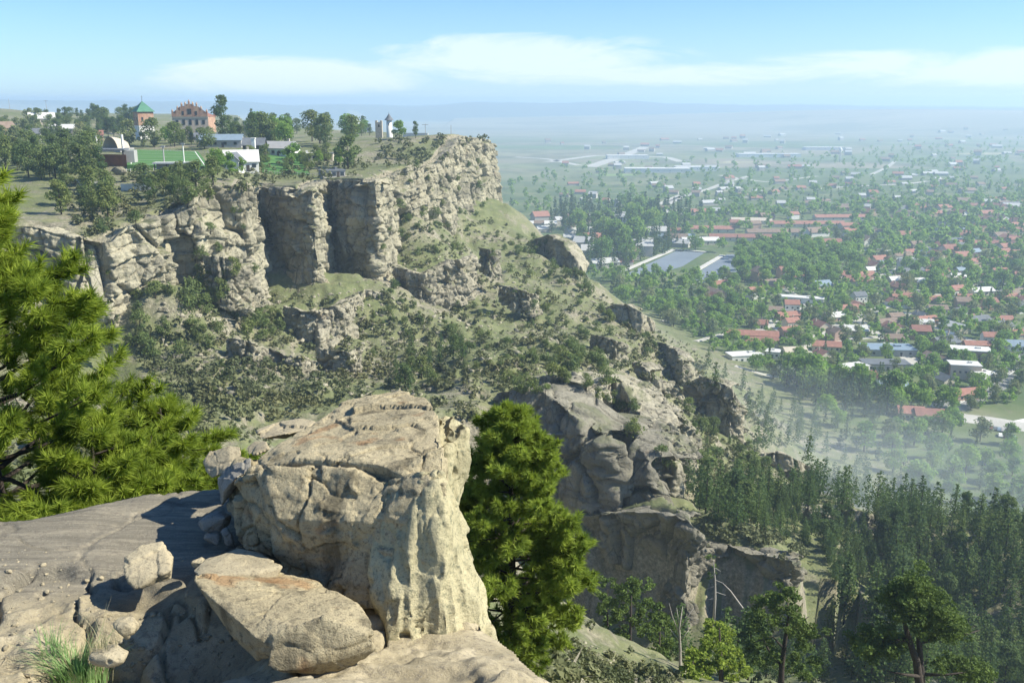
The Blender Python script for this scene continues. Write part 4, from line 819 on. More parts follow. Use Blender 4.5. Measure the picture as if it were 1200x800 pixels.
for k, a in enumerate([('pine1', 262, 170, 58, 'tallest dark pine on the plateau, right of the gabled brick hall', .8), ('oli0', 152, 172, 30, 'bare greyish tree between the bandshell and the brick tower', 1.0), ('hed2', 240, 175, 26, 'spreading tree in front of the gabled brick hall', 1.3),
          ('bro2', 255, 205, 30, 'bright green tree at the right corner of the playing field', 1.0), ('pine2', 487, 162, 20, 'lone conical pine on the bare rimrock right of the white tower', .8), ('hed0', 408, 198, 38, 'big round tree at the edge of the lawn above the right recess', 1.1),
          ('bro0', 468, 162, 20, 'round green tree touching the white cone-roofed tower', 1.2), ('con0', 297, 170, 42, 'slender pale-topped tree beside the white chimney', 1.0), ('hed1', 180, 172, 32, 'broad tree right below the green-roofed brick tower', 1.2), ('hed1', 205, 172, 28, 'leafy tree left of the gabled brick hall', 1.2), ('pine0', 78, 150, 24, 'dark pine breaking the skyline of the left hill', 1.0)]):
    at(a[0], a[1], a[2], a[3], a[4], wide=a[5])
# masses of low scrub and of loose stones on the slope
sc = list(SPARE)
for poly, n, sd in [([(700, 350), (800, 400), (900, 470), (960, 520), (880, 500), (780, 430)], 380, 409), ([(820, 600), (950, 640), (950, 662), (820, 640)], 150, 410), ([(740, 380), (800, 395), (890, 490), (900, 570), (820, 560), (740, 480)], 480, 408), ([(200, 430), (480, 420), (600, 440), (600, 520), (240, 520)], 500, 407), ([(455, 240), (560, 250), (640, 290), (765, 395), (860, 500), (800, 560), (690, 430), (560, 450), (420, 480), (200, 480), (150, 400), (300, 350), (440, 350)], 2300, 401), ([(60, 215), (420, 185), (560, 168), (500, 190), (300, 215), (100, 280)], 500, 402), ([(600, 740), (800, 790), (800, 800), (600, 800)], 420, 403), ([(820, 530), (1000, 590), (1000, 620), (820, 600)], 160, 404), ([(0, 480), (230, 430), (240, 560), (0, 600)], 260, 405)]:
    rg = random.Random(sd); us = [p[0] for p in poly]; vs = [p[1] for p in poly]; c = 0
    while c < n:
        u, v = rg.uniform(min(us), max(us)), rg.uniform(min(vs), max(vs))
        if not inpoly(u, v, poly): continue
        c += 1; P, nr, nm = hit(u, v)
        if P is None or nr[2] < .45 or P[1] < 18: continue
        sc.append(('s', P - np.array([0, 0, .08]), rg.choice([.5, .7, .9, 1.2, 1.9]) * rg.uniform(.8, 1.2) if P[1] > 90 else rg.uniform(.2, .55)))
rg = random.Random(406)
for _ in range(900):
    y_ = 16 + 170 * rg.random(); x_ = rg.uniform(-.75, .75) * y_ - 4; z_, nz_ = drop(x_, y_)
    if nz_ > .45 and z_ < EYE - 6: sc.append(('s', np.array([x_, y_, z_ - .08]), rg.uniform(.4, 1.3) * (1 if y_ > 60 else .6)))
mass('scrub', sc, M_SAGE, 'low grey-green scrub dotted over the slope')
# loose rocks
def stone_mb(seed, k=18):
    rng = np.random.default_rng(seed); bm = bmesh.new(); a = rng.normal(size=(k, 3)); a /= np.linalg.norm(a, axis=1)[:, None]; a *= np.array([1, .8, .6]) * rng.uniform(.8, 1.1, (k, 1)) * .5
    vs = [bm.verts.new(p) for p in a]; bmesh.ops.convex_hull(bm, input=vs); bmesh.ops.bevel(bm, geom=bm.edges[:], offset=.06, segments=1, affect='EDGES'); bmesh.ops.triangulate(bm, faces=bm.faces[:])
    bm.verts.ensure_lookup_table(); bm.verts.index_update(); mb = MB(); mb.add([v.co[:] for v in bm.verts], None, [[v.index for v in f.verts] for f in bm.faces]); bm.free(); return mb
STN = [stone_mb(500 + i) for i in range(5)]
st = MB()
for poly, n, sd, a, b_ in [([(740, 380), (800, 395), (890, 490), (900, 570), (820, 560), (740, 480)], 420, 506, .6, 2.4), ([(180, 340), (420, 330), (460, 300), (560, 270), (640, 300), (760, 400), (700, 440), (440, 470), (200, 470)], 2400, 501, .5, 2.2), ([(380, 230), (560, 175), (575, 165), (500, 190), (100, 260), (80, 240)], 120, 502, .6, 2), ([(620, 730), (800, 790), (800, 800), (600, 800)], 420, 503, .25, .8), ([(820, 530), (940, 560), (940, 600), (840, 600)], 60, 504, .5, 1.8)]:
    rg = random.Random(sd)
    us = [p[0] for p in poly]; vs = [p[1] for p in poly]; c = 0
    while c < n:
        u, v = rg.uniform(min(us), max(us)), rg.uniform(min(vs), max(vs))
        if not inpoly(u, v, poly): continue
        c += 1; P, nr, nm = hit(u, v)
        if P is not None and P[1] > 18: st.merge(rg.choice(STN), P, rg.uniform(0, 6.28), a + (b_ - a) * rg.random() ** 2.5)
tag(st.build('rubble', M_CLIFF2), 'loose sandstone rubble strewn over the slope', kind='stuff')
gv = MB(); rg = random.Random(507)
for k in range(420):
    u, v = rg.uniform(0, 330), rg.uniform(640, 800); P, nr, nm = hit(u, v)
    if P is not None and nm.startswith('rock_ledge') and P[1] < 7 and fbm(P[None] * 2.0, 5, 2)[0] > -.05: gv.merge(rg.choice(STN), P, rg.uniform(0, 6.28), .012 + .05 * rg.random() ** 3)
tag(gv.build('gravel', M_ST), 'small stone chips lying on the sandstone ledge', kind='stuff')
SM = [s_.mesh('boulder', M_CLIFF2) for s_ in STN]
for k, P in enumerate(scatter([(200, 350), (420, 380), (560, 300), (640, 310), (760, 400), (700, 440), (600, 440), (440, 470), (220, 470)], 60, 5, 505, 30, 600)):
    o = bpy.data.objects.new('boulder', SM[k % 5]); C.objects.link(o); s = R1.uniform(1.8, 4.2); o.location = P; o.scale = (s, s * R1.uniform(.7, 1), s * .8); o.rotation_euler = (R1.uniform(-.3, .3), R1.uniform(-.3, .3), R1.uniform(0, 6)); tag(o, 'b', 'boulder', 'boulders fallen on the slope'); describe(o, P, 'tan sandstone boulder', s, (2.6, 3.4))
for k, (u, v, w, l) in enumerate([(652, 752, 1.3, 'cracked pale block at the left end of the near stony spur'), (668, 765, 1.0, 'second pale block along the near stony spur'), (683, 756, .8, 'small pale block standing on the near stony spur'), (660, 782, 1.5, 'lowest and widest pale block of the near stony spur'), (700, 782, .9, 'isolated pale block right on the near stony spur'), (640, 790, 1.2, 'pale block at the very bottom left of the stony spur')]):
    P = hit(u, v)[0]
    if P is None: continue
    o = bpy.data.objects.new('boulder', SM[k % 5]); C.objects.link(o); o.location = P; o.scale = (w, w * .8, w * .9); o.rotation_euler = (.2, .1, k * 1.3); tag(o, l, 'boulder')

# ------------------------------------------------------------------ near pines with real needles
def tufts(mb, T, D, rng, L=.14, n=90, w=.006, spread=1.0):
    """T tips, D axes: needles fan out of a short shoot"""
    k = len(T); D = D / (np.linalg.norm(D, axis=1)[:, None] + 1e-9); Tn = np.repeat(T, n, 0); Dn = np.repeat(D, n, 0)
    a = rng.normal(size=(k * n, 3)); a -= (a * Dn).sum(1)[:, None] * Dn; a /= np.linalg.norm(a, axis=1)[:, None] + 1e-9
    f = rng.random(k * n)[:, None]; open_ = rng.uniform(.25, 1.25, (k * n, 1)) * spread
    base = Tn - Dn * (f * L * .9) + a * .003; dr_ = Dn * np.cos(open_) + a * np.sin(open_); tip = base + dr_ * (L * rng.uniform(.7, 1.1, (k * n, 1))) - np.array([0, 0, .12 * L])
    sd = np.cross(dr_, rng.normal(size=(k * n, 3))); sd /= np.linalg.norm(sd, axis=1)[:, None] + 1e-9
    V = np.stack([base - sd * w, base + sd * w, tip], 1).reshape(-1, 3); i = np.arange(k * n) * 3; mb.add(V, None, np.stack([i, i + 1, i + 2], 1))
def near_pine(name, base, h, prof, nb, seed, mat, label, tl=.14, nn=90, w=.006, tr=.13, twigs=7, zmin=.1, lean=(0, 0)):
    rng = np.random.default_rng(seed); root = empty(name, base); tag(root, label, 'tree')
    zz = np.linspace(-.5, h, 9); px = lean[0] * zz / h + np.cumsum(rng.normal(0, .02, 9)); py = lean[1] * zz / h + np.cumsum(rng.normal(0, .02, 9))
    tm = MB(); tube(tm, np.stack([px, py, zz], 1), tr * (1.02 - np.linspace(0, 1, 9)) + .008, 10); tm.build('trunk', M_BARK, root, True)
    bmb = MB(); T, D = [], []
    for i in range(nb):
        f = zmin + (1 - zmin) * (i + rng.random()) / nb; z = h * f; a = i * 2.39996 + rng.normal(0, .25); L = prof(z, a) * rng.uniform(.72, 1.05); x0, y0 = np.interp(z, zz, px), np.interp(z, zz, py)
        up = .10 + .75 * max(0, f - .5); dirv = np.array([math.cos(a), math.sin(a), up]); K = 7; pts = []; q = np.array([x0, y0, z]); pts.append(q.copy()); dd = dirv.copy()
        for j in range(K):
            dd = dd + np.append(rng.normal(0, .10, 2), rng.normal(0.03, .07)); dd[2] -= .02 * (1 - f); dd /= np.linalg.norm(dd); q = q + dd * L / K; pts.append(q.copy())
        pts = np.array(pts); tube(bmb, pts, np.linspace(.010 + .011 * L, .004, K + 1), 5)
        T.append(pts[-1]); D.append(dd + [0, 0, .4])
        for j in range(twigs):
            g = .28 + .70 * (j + rng.random()) / twigs; s0 = pts[int(g * K)] + (pts[min(K, int(g * K) + 1)] - pts[int(g * K)]) * (g * K % 1); sd = 1 if j % 2 else -1; tl_ = L * rng.uniform(.12, .34) * (1.15 - g * .6) + .06
            ax = dd * .75 + sd * np.array([-math.sin(a), math.cos(a), 0]) * rng.uniform(.4, 1.1) + np.array([0, 0, rng.uniform(-.05, .55)]); ax /= np.linalg.norm(ax); e = s0 + ax * tl_
            tube(bmb, [s0, (s0 + e) / 2 + rng.normal(0, .01, 3), e], [.006, .005, .003], 4); T.append(e); D.append(ax + [0, 0, .5])
            if tl_ > .2:
                for _ in range(2):
                    e2 = s0 + (e - s0) * rng.uniform(.4, .8) + rng.normal(0, .07, 3) + [0, 0, .04]; T.append(e2); D.append(ax + rng.normal(0, .5, 3) + [0, 0, .5])
    bmb.build('branches', M_BARK, root, True)
    nm = MB(); tufts(nm, np.array(T), np.array(D), rng, tl, nn, w); nm.build('needles', mat, root); return root
# left pine: outline in the photo bulges to the right as it goes down
b0 = Q(-12, 560, 9.3); b0[2] = EYE - 8.2; top_ = Q(-14, 190, 9.3)[2] - b0[2]
def prof1(z, a):
    zr = top_ - z; r = np.interp(zr, [0, .35, .9, 1.3, 1.75, 2.1, 2.6, 3.2, 4.4, 8], [.12, .50, .78, .88, 1.18, 1.6, 1.8, 2.0, 2.4, 2.2]); return r
near_pine('pine_tree', b0, top_, prof1, 104, 601, M_NEAR, 'bright yellow-green pine filling the left edge beside the ledge', tl=.155, nn=95, w=.0065, tr=.17, twigs=9, zmin=.30)
b2 = Q(606, 700, 15.5); b2[2] = EYE - 12.2; top2 = Q(590, 484, 15.5)[2] - b2[2]
def prof2(z, a):
    zr = top2 - z; r = np.interp(zr, [0, .3, .8, 1.5, 2.2, 3.0, 3.6, 4.2, 5.0, 9], [.16, .48, .80, 1.05, 1.28, 1.5, 1.6, 1.25, .9, .7]); return r
near_pine('pine_tree', b2, top2, prof2, 112, 602, M_NEAR2, 'dense green pine rising just right of the big boulder', tl=.15, nn=64, w=.012, tr=.14, twigs=11, zmin=.34, lean=(-.15, 0))
# a lower young pine whose tufts fill the space under the left pine
for k, (u, v, Y, h, r_, lab) in enumerate([(185, 478, 10.5, 4.2, 1.15, 'yellow-green pine crown behind the left end of the ledge'), (95, 505, 9.0, 3.4, 1.2, 'low pine crown against the near edge of the ledge'), (262, 545, 12.0, 3.4, 1.1, 'small pine crown right behind the rounded tan boulder')]):
    bb = Q(u, v, Y); tt = bb[2]; bb[2] = tt - h
    near_pine('pine_tree', bb, h, (lambda z, a, h=h, r_=r_: float(np.interp(h - z, [0, .4, 1.2, 2.2, 4], [.15, .5 * r_, r_, r_ * 1.1, r_]))), 34, 610 + k, M_NEAR, lab, tl=.15, nn=95, w=.0065, tr=.09, twigs=9, zmin=.3)

# ------------------------------------------------------------------ single trees drawn limb by limb
def limb_tree(name, Y, limbs, blobs, seed, mat, label, leaf=.22, per=130, bark=None, rootdrop=4.0, depth=1.0):
    """limbs: lists of (u, v, dY, radius); blobs: (u, v, dY, radius in px)"""
    rng = np.random.default_rng(seed); b = Q(limbs[0][0][0], limbs[0][0][1], Y); root = empty(name, b); tag(root, label, 'tree'); k = math.hypot(Y, EYE - b[2]) / F
    tm = MB()
    for i, L in enumerate(limbs):
        P = [Q(l[0], l[1], Y + l[2]) - b for l in L]
        if i == 0: P = [P[0] - np.array([0, 0, rootdrop])] + P; R_ = [L[0][3] * 1.2] + [l[3] for l in L]
        else: R_ = [l[3] for l in L]
        tube(tm, P, R_, 7)
    tm.build('trunk', bark or M_BARK, root, True)
    if blobs:
        P = []
        for (u, v, dY, rp) in blobs:
            c = Q(u, v, Y + dY) - b; r = rp * k
            for _ in range(4):
                cc = c + rng.normal(0, r * .45, 3) * [1, depth, .7]; d = rng.normal(size=(per // 4, 3)); d /= np.linalg.norm(d, axis=1)[:, None]; P.append(cc + d * [1, 1, .6] * r * .55 * rng.uniform(.5, 1.1, (per // 4, 1)))
        mb = MB(); P = np.concatenate(P); leaves(mb, P, leaf, rng, .7, np.tile([0, 0, .6], (len(P), 1))); mb.build('crown', mat, root)
    return root
def bl(pts, r, rng, n=1): return [(u + rng.uniform(-3, 3), v + rng.uniform(-3, 3), rng.uniform(-2.5, 2.5), r * rng.uniform(.8, 1.2)) for u, v in pts for _ in range(n)]
rb = random.Random(9)
M_PN = foliage('mid_pine_needles', (0.045, 0.075, 0.018), (0.13, 0.185, 0.042), 0.9, .25, 0)
limb_tree('pine_tree', 60, [[(1078, 806, 0, .33), (1074, 775, 0, .28), (1064, 745, 0, .20), (1058, 722, .5, .12), (1050, 712, 1, .06)], [(1080, 806, .6, .30), (1078, 770, .6, .24), (1076, 735, .6, .17), (1066, 705, 0, .10), (1064, 690, 0, .05)],
    [(1064, 748, 0, .16), (1045, 752, 0, .12), (1020, 750, .5, .06), (1004, 752, 1, .03)], [(1078, 752, .6, .16), (1100, 748, 0, .11), (1128, 744, 0, .07), (1148, 738, .3, .03)], [(1080, 792, 0, .15), (1060, 790, -1, .09), (1040, 786, -1, .04)], [(1080, 790, .6, .15), (1110, 790, 0, .08), (1140, 786, 0, .03)], [(1128, 744, 0, .05), (1143, 732, 0, .02)]],
    bl([(1068, 684), (1055, 690), (1082, 690), (1045, 702), (1092, 700), (1070, 700), (1052, 712), (1085, 714), (1102, 715), (1112, 728), (1098, 730), (1080, 728), (1064, 690), (1090, 742), (1110, 742), (1122, 735), (1060, 700), (1078, 716), (1096, 720), (1066, 724), (1104, 738), (1076, 676)], 13, rb, 3) + bl([(1020, 745), (1032, 750), (1010, 760), (1040, 742), (1022, 764), (1045, 762), (1008, 750), (1052, 752)], 12, rb, 3) + bl([(1120, 775), (1135, 780), (1148, 786), (1110, 782), (1126, 792), (1150, 796)], 12, rb, 2), 701, M_PN, 'crooked forked pine with dark bare limbs at the bottom right', leaf=.20, per=330)
limb_tree('pine_tree', 66, [[(915, 806, 0, .26), (916, 780, 0, .22), (920, 750, 0, .17), (924, 722, 0, .10), (922, 700, 0, .05)], [(917, 782, 0, .12), (900, 760, .4, .09), (892, 742, .4, .04)], [(919, 760, 0, .1), (905, 745, -.5, .06), (884, 752, -.5, .03)], [(922, 740, 0, .09), (938, 728, .6, .05), (948, 722, .6, .03)]],
    bl([(905, 698), (918, 690), (893, 706), (928, 704), (910, 712), (890, 722), (905, 726), (930, 720), (942, 728), (886, 738), (898, 746), (938, 744), (950, 740), (925, 735), (884, 756), (945, 758), (930, 772), (950, 776), (905, 770), (890, 775), (940, 790)], 10, rb, 2), 702, M_PN, 'open-crowned pine with a thin dark trunk below the canyon wall', leaf=.24, per=170)
limb_tree('pine_tree', 75, [[(738, 790, 0, .2), (738, 760, 0, .16), (739, 730, 0, .12), (740, 695, 0, .05)], [(738, 745, 0, .08), (725, 732, 0, .04)], [(739, 735, 0, .08), (752, 722, 0, .04)]], bl([(740, 686), (728, 692), (752, 690), (722, 704), (742, 702), (760, 702), (730, 716), (750, 716), (766, 716), (742, 728), (720, 724), (732, 742), (752, 740)], 9, rb, 2), 703, M_PN, 'round-topped grey-green pine in front of the shaded canyon wall', leaf=.26, per=150)
limb_tree('pine_tree', 78, [[(712, 790, 0, .16), (712, 750, 0, .12), (712, 690, 0, .04)]], bl([(712, 682), (708, 698), (716, 704), (706, 716), (714, 726), (708, 740), (718, 748)], 7, rb, 2), 704, M_PN, 'narrow pine left of the round-topped grey-green pine', leaf=.26, per=140)
limb_tree('pine_tree', 72, [[(772, 800, 0, .16), (772, 770, 0, .12), (774, 725, 0, .04)]], bl([(774, 722), (768, 732), (782, 734), (764, 746), (778, 750), (788, 756), (766, 762), (780, 770), (792, 778), (768, 780)], 8, rb, 2), 705, M_PN, 'pine on the right of the round-topped grey-green pine', leaf=.26, per=140)
limb_tree('pine_tree', 58, [[(845, 810, 0, .2), (845, 780, 0, .15), (843, 735, 0, .04)]], bl([(842, 732), (836, 744), (850, 746), (830, 756), (845, 760), (858, 764), (824, 770), (840, 776), (860, 778), (872, 788), (850, 792), (826, 788)], 9, rb, 2), 706, M_NEAR2, 'brighter green pine left of the open-crowned pine', leaf=.24, per=190)
limb_tree('pine_tree', 55, [[(812, 812, 0, .16), (812, 790, 0, .1), (812, 772, 0, .04)]], bl([(812, 768), (804, 778), (820, 780), (800, 792), (814, 794), (826, 798)], 8, rb, 2), 707, M_NEAR2, 'short bright green pine at the bottom edge', leaf=.24, per=170)
limb_tree('dead_tree', 62, [[(797, 800, 0, .13), (797, 760, 0, .10), (796, 735, 0, .07), (800, 710, 0, .02)], [(797, 745, 0, .05), (788, 722, 0, .03), (784, 706, 0, .012)], [(796, 738, 0, .05), (806, 722, 0, .03), (813, 712, 0, .012)], [(796, 732, 0, .04), (793, 712, 0, .015)], [(797, 750, 0, .04), (807, 738, 0, .015)], [(797, 752, 0, .04), (785, 736, 0, .015)]], [], 708, M_PN, 'leafless grey snag between the green pines at the bottom', bark=M_DEAD)
limb_tree('dead_tree', 110, [[(838, 700, 0, .16), (838, 680, 0, .1), (836, 655, 0, .03)]] + [[(838, 700 - k * 7, 0, .05), (838 + (14 - k * 1.5) * (1 if k % 2 else -1), 704 - k * 7, .3, .02)] for k in range(6)], bl([(836, 650), (840, 664), (832, 676)], 5, rb, 1), 709, M_PN, 'thin grey half-dead pine against the shaded canyon wall', bark=M_DEAD, leaf=.3, per=50)
limb_tree('dead_tree', 108, [[(878, 722, 0, .10), (866, 706, 0, .10), (856, 692, 0, .08), (846, 682, 0, .04)]], [], 710, M_PN, 'bare curved dead trunk leaning on the canyon wall', bark=M_DEAD, rootdrop=.8)

# ------------------------------------------------------------------ grass tuft at the bottom left
def tuft(center, n, h, r, seed, mat, w=.0035):
    rng = np.random.default_rng(seed); mb = MB(); V = []; Fc = []; c = 0
    for i in range(n):
        a = rng.uniform(0, 6.28); rad = r * rng.random() ** .7; p = np.array([rad * math.cos(a), rad * math.sin(a) * .6, -.03]); L = h * rng.uniform(.45, 1.1); d = np.array([math.cos(a), math.sin(a), 0]) * rng.uniform(.1, .75) + rng.normal(0, .15, 3) * [1, 1, 0]; s = np.array([-d[1], d[0], 0]); s /= np.linalg.norm(s) + 1e-6
        for j in range(5):
            f = j / 4; q = p + np.array([0, 0, L * (f - .28 * f * f)]) + d * L * f * f * .8; ww = w * (1 - f * .9); V += [q - s * ww, q + s * ww]
        Fc += [[c + 2 * j, c + 2 * j + 1, c + 2 * j + 3, c + 2 * j + 2] for j in range(4)]; c += 10
    mb.add(V, Fc); return mb
M_GR = foliage('grass_blades', (0.14, 0.26, 0.09), (0.30, 0.44, 0.18), 14, .35, 0); M_DRY = foliage('dry_grass', (0.30, 0.27, 0.15), (0.42, 0.38, 0.24), 10, .3, 0)
P = hit(92, 795)[0]; g = empty('grass_tuft', P); tag(g, 'fresh green grass tuft with grey-green blades at the bottom left corner', 'grass tuft')
tuft(P, 330, .33, .17, 801, M_GR).build('blades', M_GR, g); tuft(P, 60, .40, .20, 802, M_DRY, .002).build('dry_stems', M_DRY, g)
P = hit(120, 760)[0]; g = tuft(P, 50, .30, .08, 803, M_DRY, .002).build('grass_tuft', M_DRY); g.location = P; tag(g, 'thin straw-coloured stems just behind the green grass tuft', 'grass tuft')
P = hit(62, 760)[0]; g = tuft(P, 60, .24, .09, 804, M_GR, .0025).build('grass_tuft', M_GR); g.location = P; tag(g, 'sparse thin grass blades left of the green grass tuft', 'grass tuft')
# ------------------------------------------------------------------ plateau: field, lawn, buildings
def paint(name, c, rough=.8, v=.08, s=.5, bump=0): return flat(name, c, rough, v, s, bump)
M_WHITE = paint('white_render', (.74, .72, .66)); M_GREY = paint('grey_render', (.36, .35, .33)); M_DARK = paint('dark_timber', (.06, .05, .045)); M_GLASS = paint('window_glass', (.035, .045, .055), .15)
M_SLATE = paint('slate_roof', (.13, .14, .15), .8, .2); M_TERRA = paint('terracotta_roof', (.31, .15, .11), .85, .2); M_RUSTR = paint('rust_roof', (.25, .12, .09), .85, .2); M_GREENR = paint('green_copper_roof', (.07, .19, .12), .6, .15); M_STONEW = paint('rough_stone', (.40, .36, .29), .9, .25, 1.5)
M_CREAM = paint('cream_render', (.60, .54, .42)); M_BEIGE = paint('beige_render', (.47, .41, .32)); M_PINK = paint('pinkish_render', (.50, .34, .27)); M_BROWNR = paint('brown_roof', (.22, .16, .12), .85, .2); M_BLUER = paint('blue_grey_roof', (.20, .26, .31), .6, .1); M_LTR = paint('pale_roof', (.58, .57, .53), .7, .08)
m, t, b = nt('old_brick'); n = N(t); br = t.nodes.new('ShaderNodeTexBrick'); t.links.new(n.pos('Object'), br.inputs[0]); br.inputs['Scale'].default_value = 1.6
br.inputs['Color1'].default_value = (.32, .155, .10, 1); br.inputs['Color2'].default_value = (.40, .23, .15, 1); br.inputs['Mortar'].default_value = (.5, .42, .34, 1)
t.links.new(n.mix(n.math('MULTIPLY', n.step(n.noise(n.pos('Object'), .35, 5, .65), .45, .62), .55), br.outputs[0], (.55, .40, .27)), b.inputs['Base Color']); M_BRICK = m
m, t, b = nt('mown_turf'); n = N(t); sx = t.nodes.new('ShaderNodeSeparateXYZ'); t.links.new(n.pos('Object'), sx.inputs[0])
wv = n.step(n.math('SINE', n.math('MULTIPLY', sx.outputs[1], .5)), -.25, .25); t.links.new(n.mix(wv, (.06, .145, .035), (.085, .185, .045)), b.inputs['Base Color']); M_TURF = m
def gz_(x, y): return drop(x, y)[0]
def draped(name, corners, mat, lift=.5, nn=24, lines=None, kind='structure'):
    a, b_, c, d = [np.asarray(k[:2]) for k in corners]; V = []
    for j in range(nn + 1):
        for i in range(nn + 1):
            s_, t_ = i / nn, j / nn; p = (1 - t_) * ((1 - s_) * a + s_ * b_) + t_ * ((1 - s_) * d + s_ * c); V.append(p)
    V = np.array(V); z = np.array([gz_(*p) for p in V]); A = np.c_[V, np.ones(len(V))]; co = np.linalg.lstsq(A, z, rcond=None)[0]; zz = A @ co; zz += max(0, np.percentile(z - zz, 92)) + lift
    g = np.c_[V, zz].reshape(nn + 1, nn + 1, 3); mb = MB(); grid(mb, g[:, ::-1] if False else g)
    rim = np.concatenate([g[0, :], g[1:, -1], g[-1, ::-1][1:], g[::-1, 0][1:]]); low = rim - [0, 0, 3.5]; grid(mb, np.stack([rim, low]))
    o = mb.build(name, mat); tag(o, kind=kind); return (lambda x, y: co[0] * x + co[1] * y + co[2] + (zz - A @ co)[0]), o
fc_ = [Q(150, 207, 288), Q(246, 203, 292), Q(232, 176, 385), Q(152, 177, 385)]
fz, fo = draped('playing_field', fc_, M_TURF)
def quad_at(f, u): a, b_, c, d = [np.asarray(k[:2]) for k in f]; s_, t_ = u; return (1 - t_) * ((1 - s_) * a + s_ * b_) + t_ * ((1 - s_) * d + s_ * c)
lm = MB()
for s0, t0, s1, t1 in [(.05, .05, .95, .05), (.05, .95, .95, .95), (.05, .05, .05, .95), (.95, .05, .95, .95), (.05, .5, .95, .5), (.05, .28, .95, .28), (.05, .72, .95, .72)]:
    p, q = quad_at(fc_, (s0, t0)), quad_at(fc_, (s1, t1)); d = (q - p) / np.linalg.norm(q - p); nn_ = np.array([-d[1], d[0]]) * .14
    lm.add([[*(p - nn_), fz(*(p - nn_)) + .03], [*(q - nn_), fz(*(q - nn_)) + .03], [*(q + nn_), fz(*(q + nn_)) + .03], [*(p + nn_), fz(*(p + nn_)) + .03]], [[0, 1, 2, 3]])
o = lm.build('field_marking', M_WHITE); tag(o, kind='structure')
draped('lawn', [Q(306, 193, 330), Q(362, 190, 336), Q(350, 180, 385), Q(308, 181, 385)], M_TURF, .25)
def ground_pt(u, Y):                 # stand on the ground at bearing u and distance Y
    x = (u - 600) / F * (Y * cp + 25 * sp); return np.array([x, Y, gz_(x, Y)])
def gable(mb, L, Wd, z0, z1, over=.4, th=.25, m=0, y0=0):
    """gable roof: ridge along x"""
    l, w = L / 2 + over, Wd / 2 + over; dz = (z1 - z0) * over / (Wd / 2)
    for s_ in (-1, 1):
        V = [[-l, s_ * w + y0, z0 - dz], [l, s_ * w + y0, z0 - dz], [l, y0, z1], [-l, y0, z1]]; V += [[a, b, c + th] for a, b, c in V]
        q = [[0, 1, 2, 3], [7, 6, 5, 4], [4, 5, 1, 0], [5, 6, 2, 1], [7, 4, 0, 3]]; mb.add(V, q if s_ < 0 else [k[::-1] for k in q], m=m)
def gable_wall(mb, L, Wd, h, zr, m=0, sink=1.5):
    x, y = L / 2, Wd / 2; V = [[-x, -y, -sink], [x, -y, -sink], [x, y, -sink], [-x, y, -sink], [-x, -y, h], [x, -y, h], [x, y, h], [-x, y, h], [-x, 0, zr], [x, 0, zr]]
    mb.add(V, [[0, 1, 5, 4], [2, 3, 7, 6], [1, 2, 6, 5], [3, 0, 4, 7]], [[5, 6, 9], [7, 4, 8]], m=m)
def win(name, c, w, h, mat, parent, nx=0, rz=0, d=.12):
    mb = MB(); box(mb, (0, 0, 0), (w, d, h)); o = mb.build(name, mat, parent); o.location = c; o.rotation_euler = (0, 0, rz); return o
# brick tower with green roof
P = ground_pt(172, 480); r = empty('brick_tower', P, math.radians(38)); tag(r, 'square brick tower with green pyramid roof and finial above the trees', 'tower')
px = 480 / F; zt = lambda v, Y: EYE + ray(172, v)[2] / ray(172, v)[1] * Y - P[2]
wv_ = 7.6; z_e, z_m = zt(131, 480), zt(147, 480)
mb = MB(); box(mb, (0, 0, (z_m - 2) / 2), (wv_ * .96, wv_ * .96, z_m + 2)); mb.build('lower_wall', M_WHITE, r)
mb = MB(); box(mb, (0, 0, (z_m + z_e) / 2 + .01), (wv_, wv_, z_e - z_m)); mb.build('brick_wall', M_BRICK, r)
mb = MB(); a = wv_ / 2 + .7; ap = zt(118.5, 480); mb.add([[-a, -a, z_e], [a, -a, z_e], [a, a, z_e], [-a, a, z_e], [0, 0, ap]], [[3, 2, 1, 0]], [[0, 1, 4], [1, 2, 4], [2, 3, 4], [3, 0, 4]]); ro = mb.build('roof', M_GREENR, r)
mb = MB(); tube(mb, [[0, 0, ap - .3], [0, 0, ap + 2.6]], [.12, .06], 6); box(mb, (0, 0, ap + 1.9), (.9, .1, .12)); mb.build('finial', M_DARK, ro)
for sx_, sy_, rz in ((0, -1, 0), (-1, 0, math.pi / 2)):
    for k in (-1, 1): win('window', (sx_ * (wv_ / 2 + .03) + (k * 1.8 if sy_ else 0), sy_ * (wv_ / 2 + .03) + (k * 1.8 if sx_ else 0), z_m + 3), .9, 2.0, M_GLASS, r, rz=rz)
# gabled brick hall
P = ground_pt(226, 480); r = empty('brick_hall', P, math.radians(6)); tag(r, 'large red brick hall with stepped gable and pinnacles on the skyline', 'hall')
zt = lambda v: EYE + ray(226, v)[2] / ray(226, v)[1] * 480 - P[2]
Wd, ze, zk = 17.4, zt(137), zt(122)
mb = MB(); box(mb, (0, 9, (ze - 2) / 2), (Wd, 18, ze + 2)); mb.build('wall', M_BRICK, r)
mb = MB(); steps = [(8.7, ze), (8.7, ze + 1.6), (6.6, ze + 1.6), (6.6, ze + 3.2), (4.6, ze + 3.2), (4.6, ze + 4.9), (2.6, ze + 4.9), (2.6, zk - 1.0), (1.0, zk - 1.0), (1.0, zk)]
prof_ = [(x, z) for x, z in steps] + [(-x, z) for x, z in steps[::-1]]
nP = len(prof_); V = [[x, -.35, z] for x, z in prof_] + [[x, .45, z] for x, z in prof_]
bm = bmesh.new(); vs = [bm.verts.new(v) for v in V]; bm.faces.new(vs[:nP]); bm.faces.new(vs[nP:][::-1])
for i in range(nP): bm.faces.new([vs[i], vs[(i + 1) % nP], vs[nP + (i + 1) % nP], vs[nP + i]])
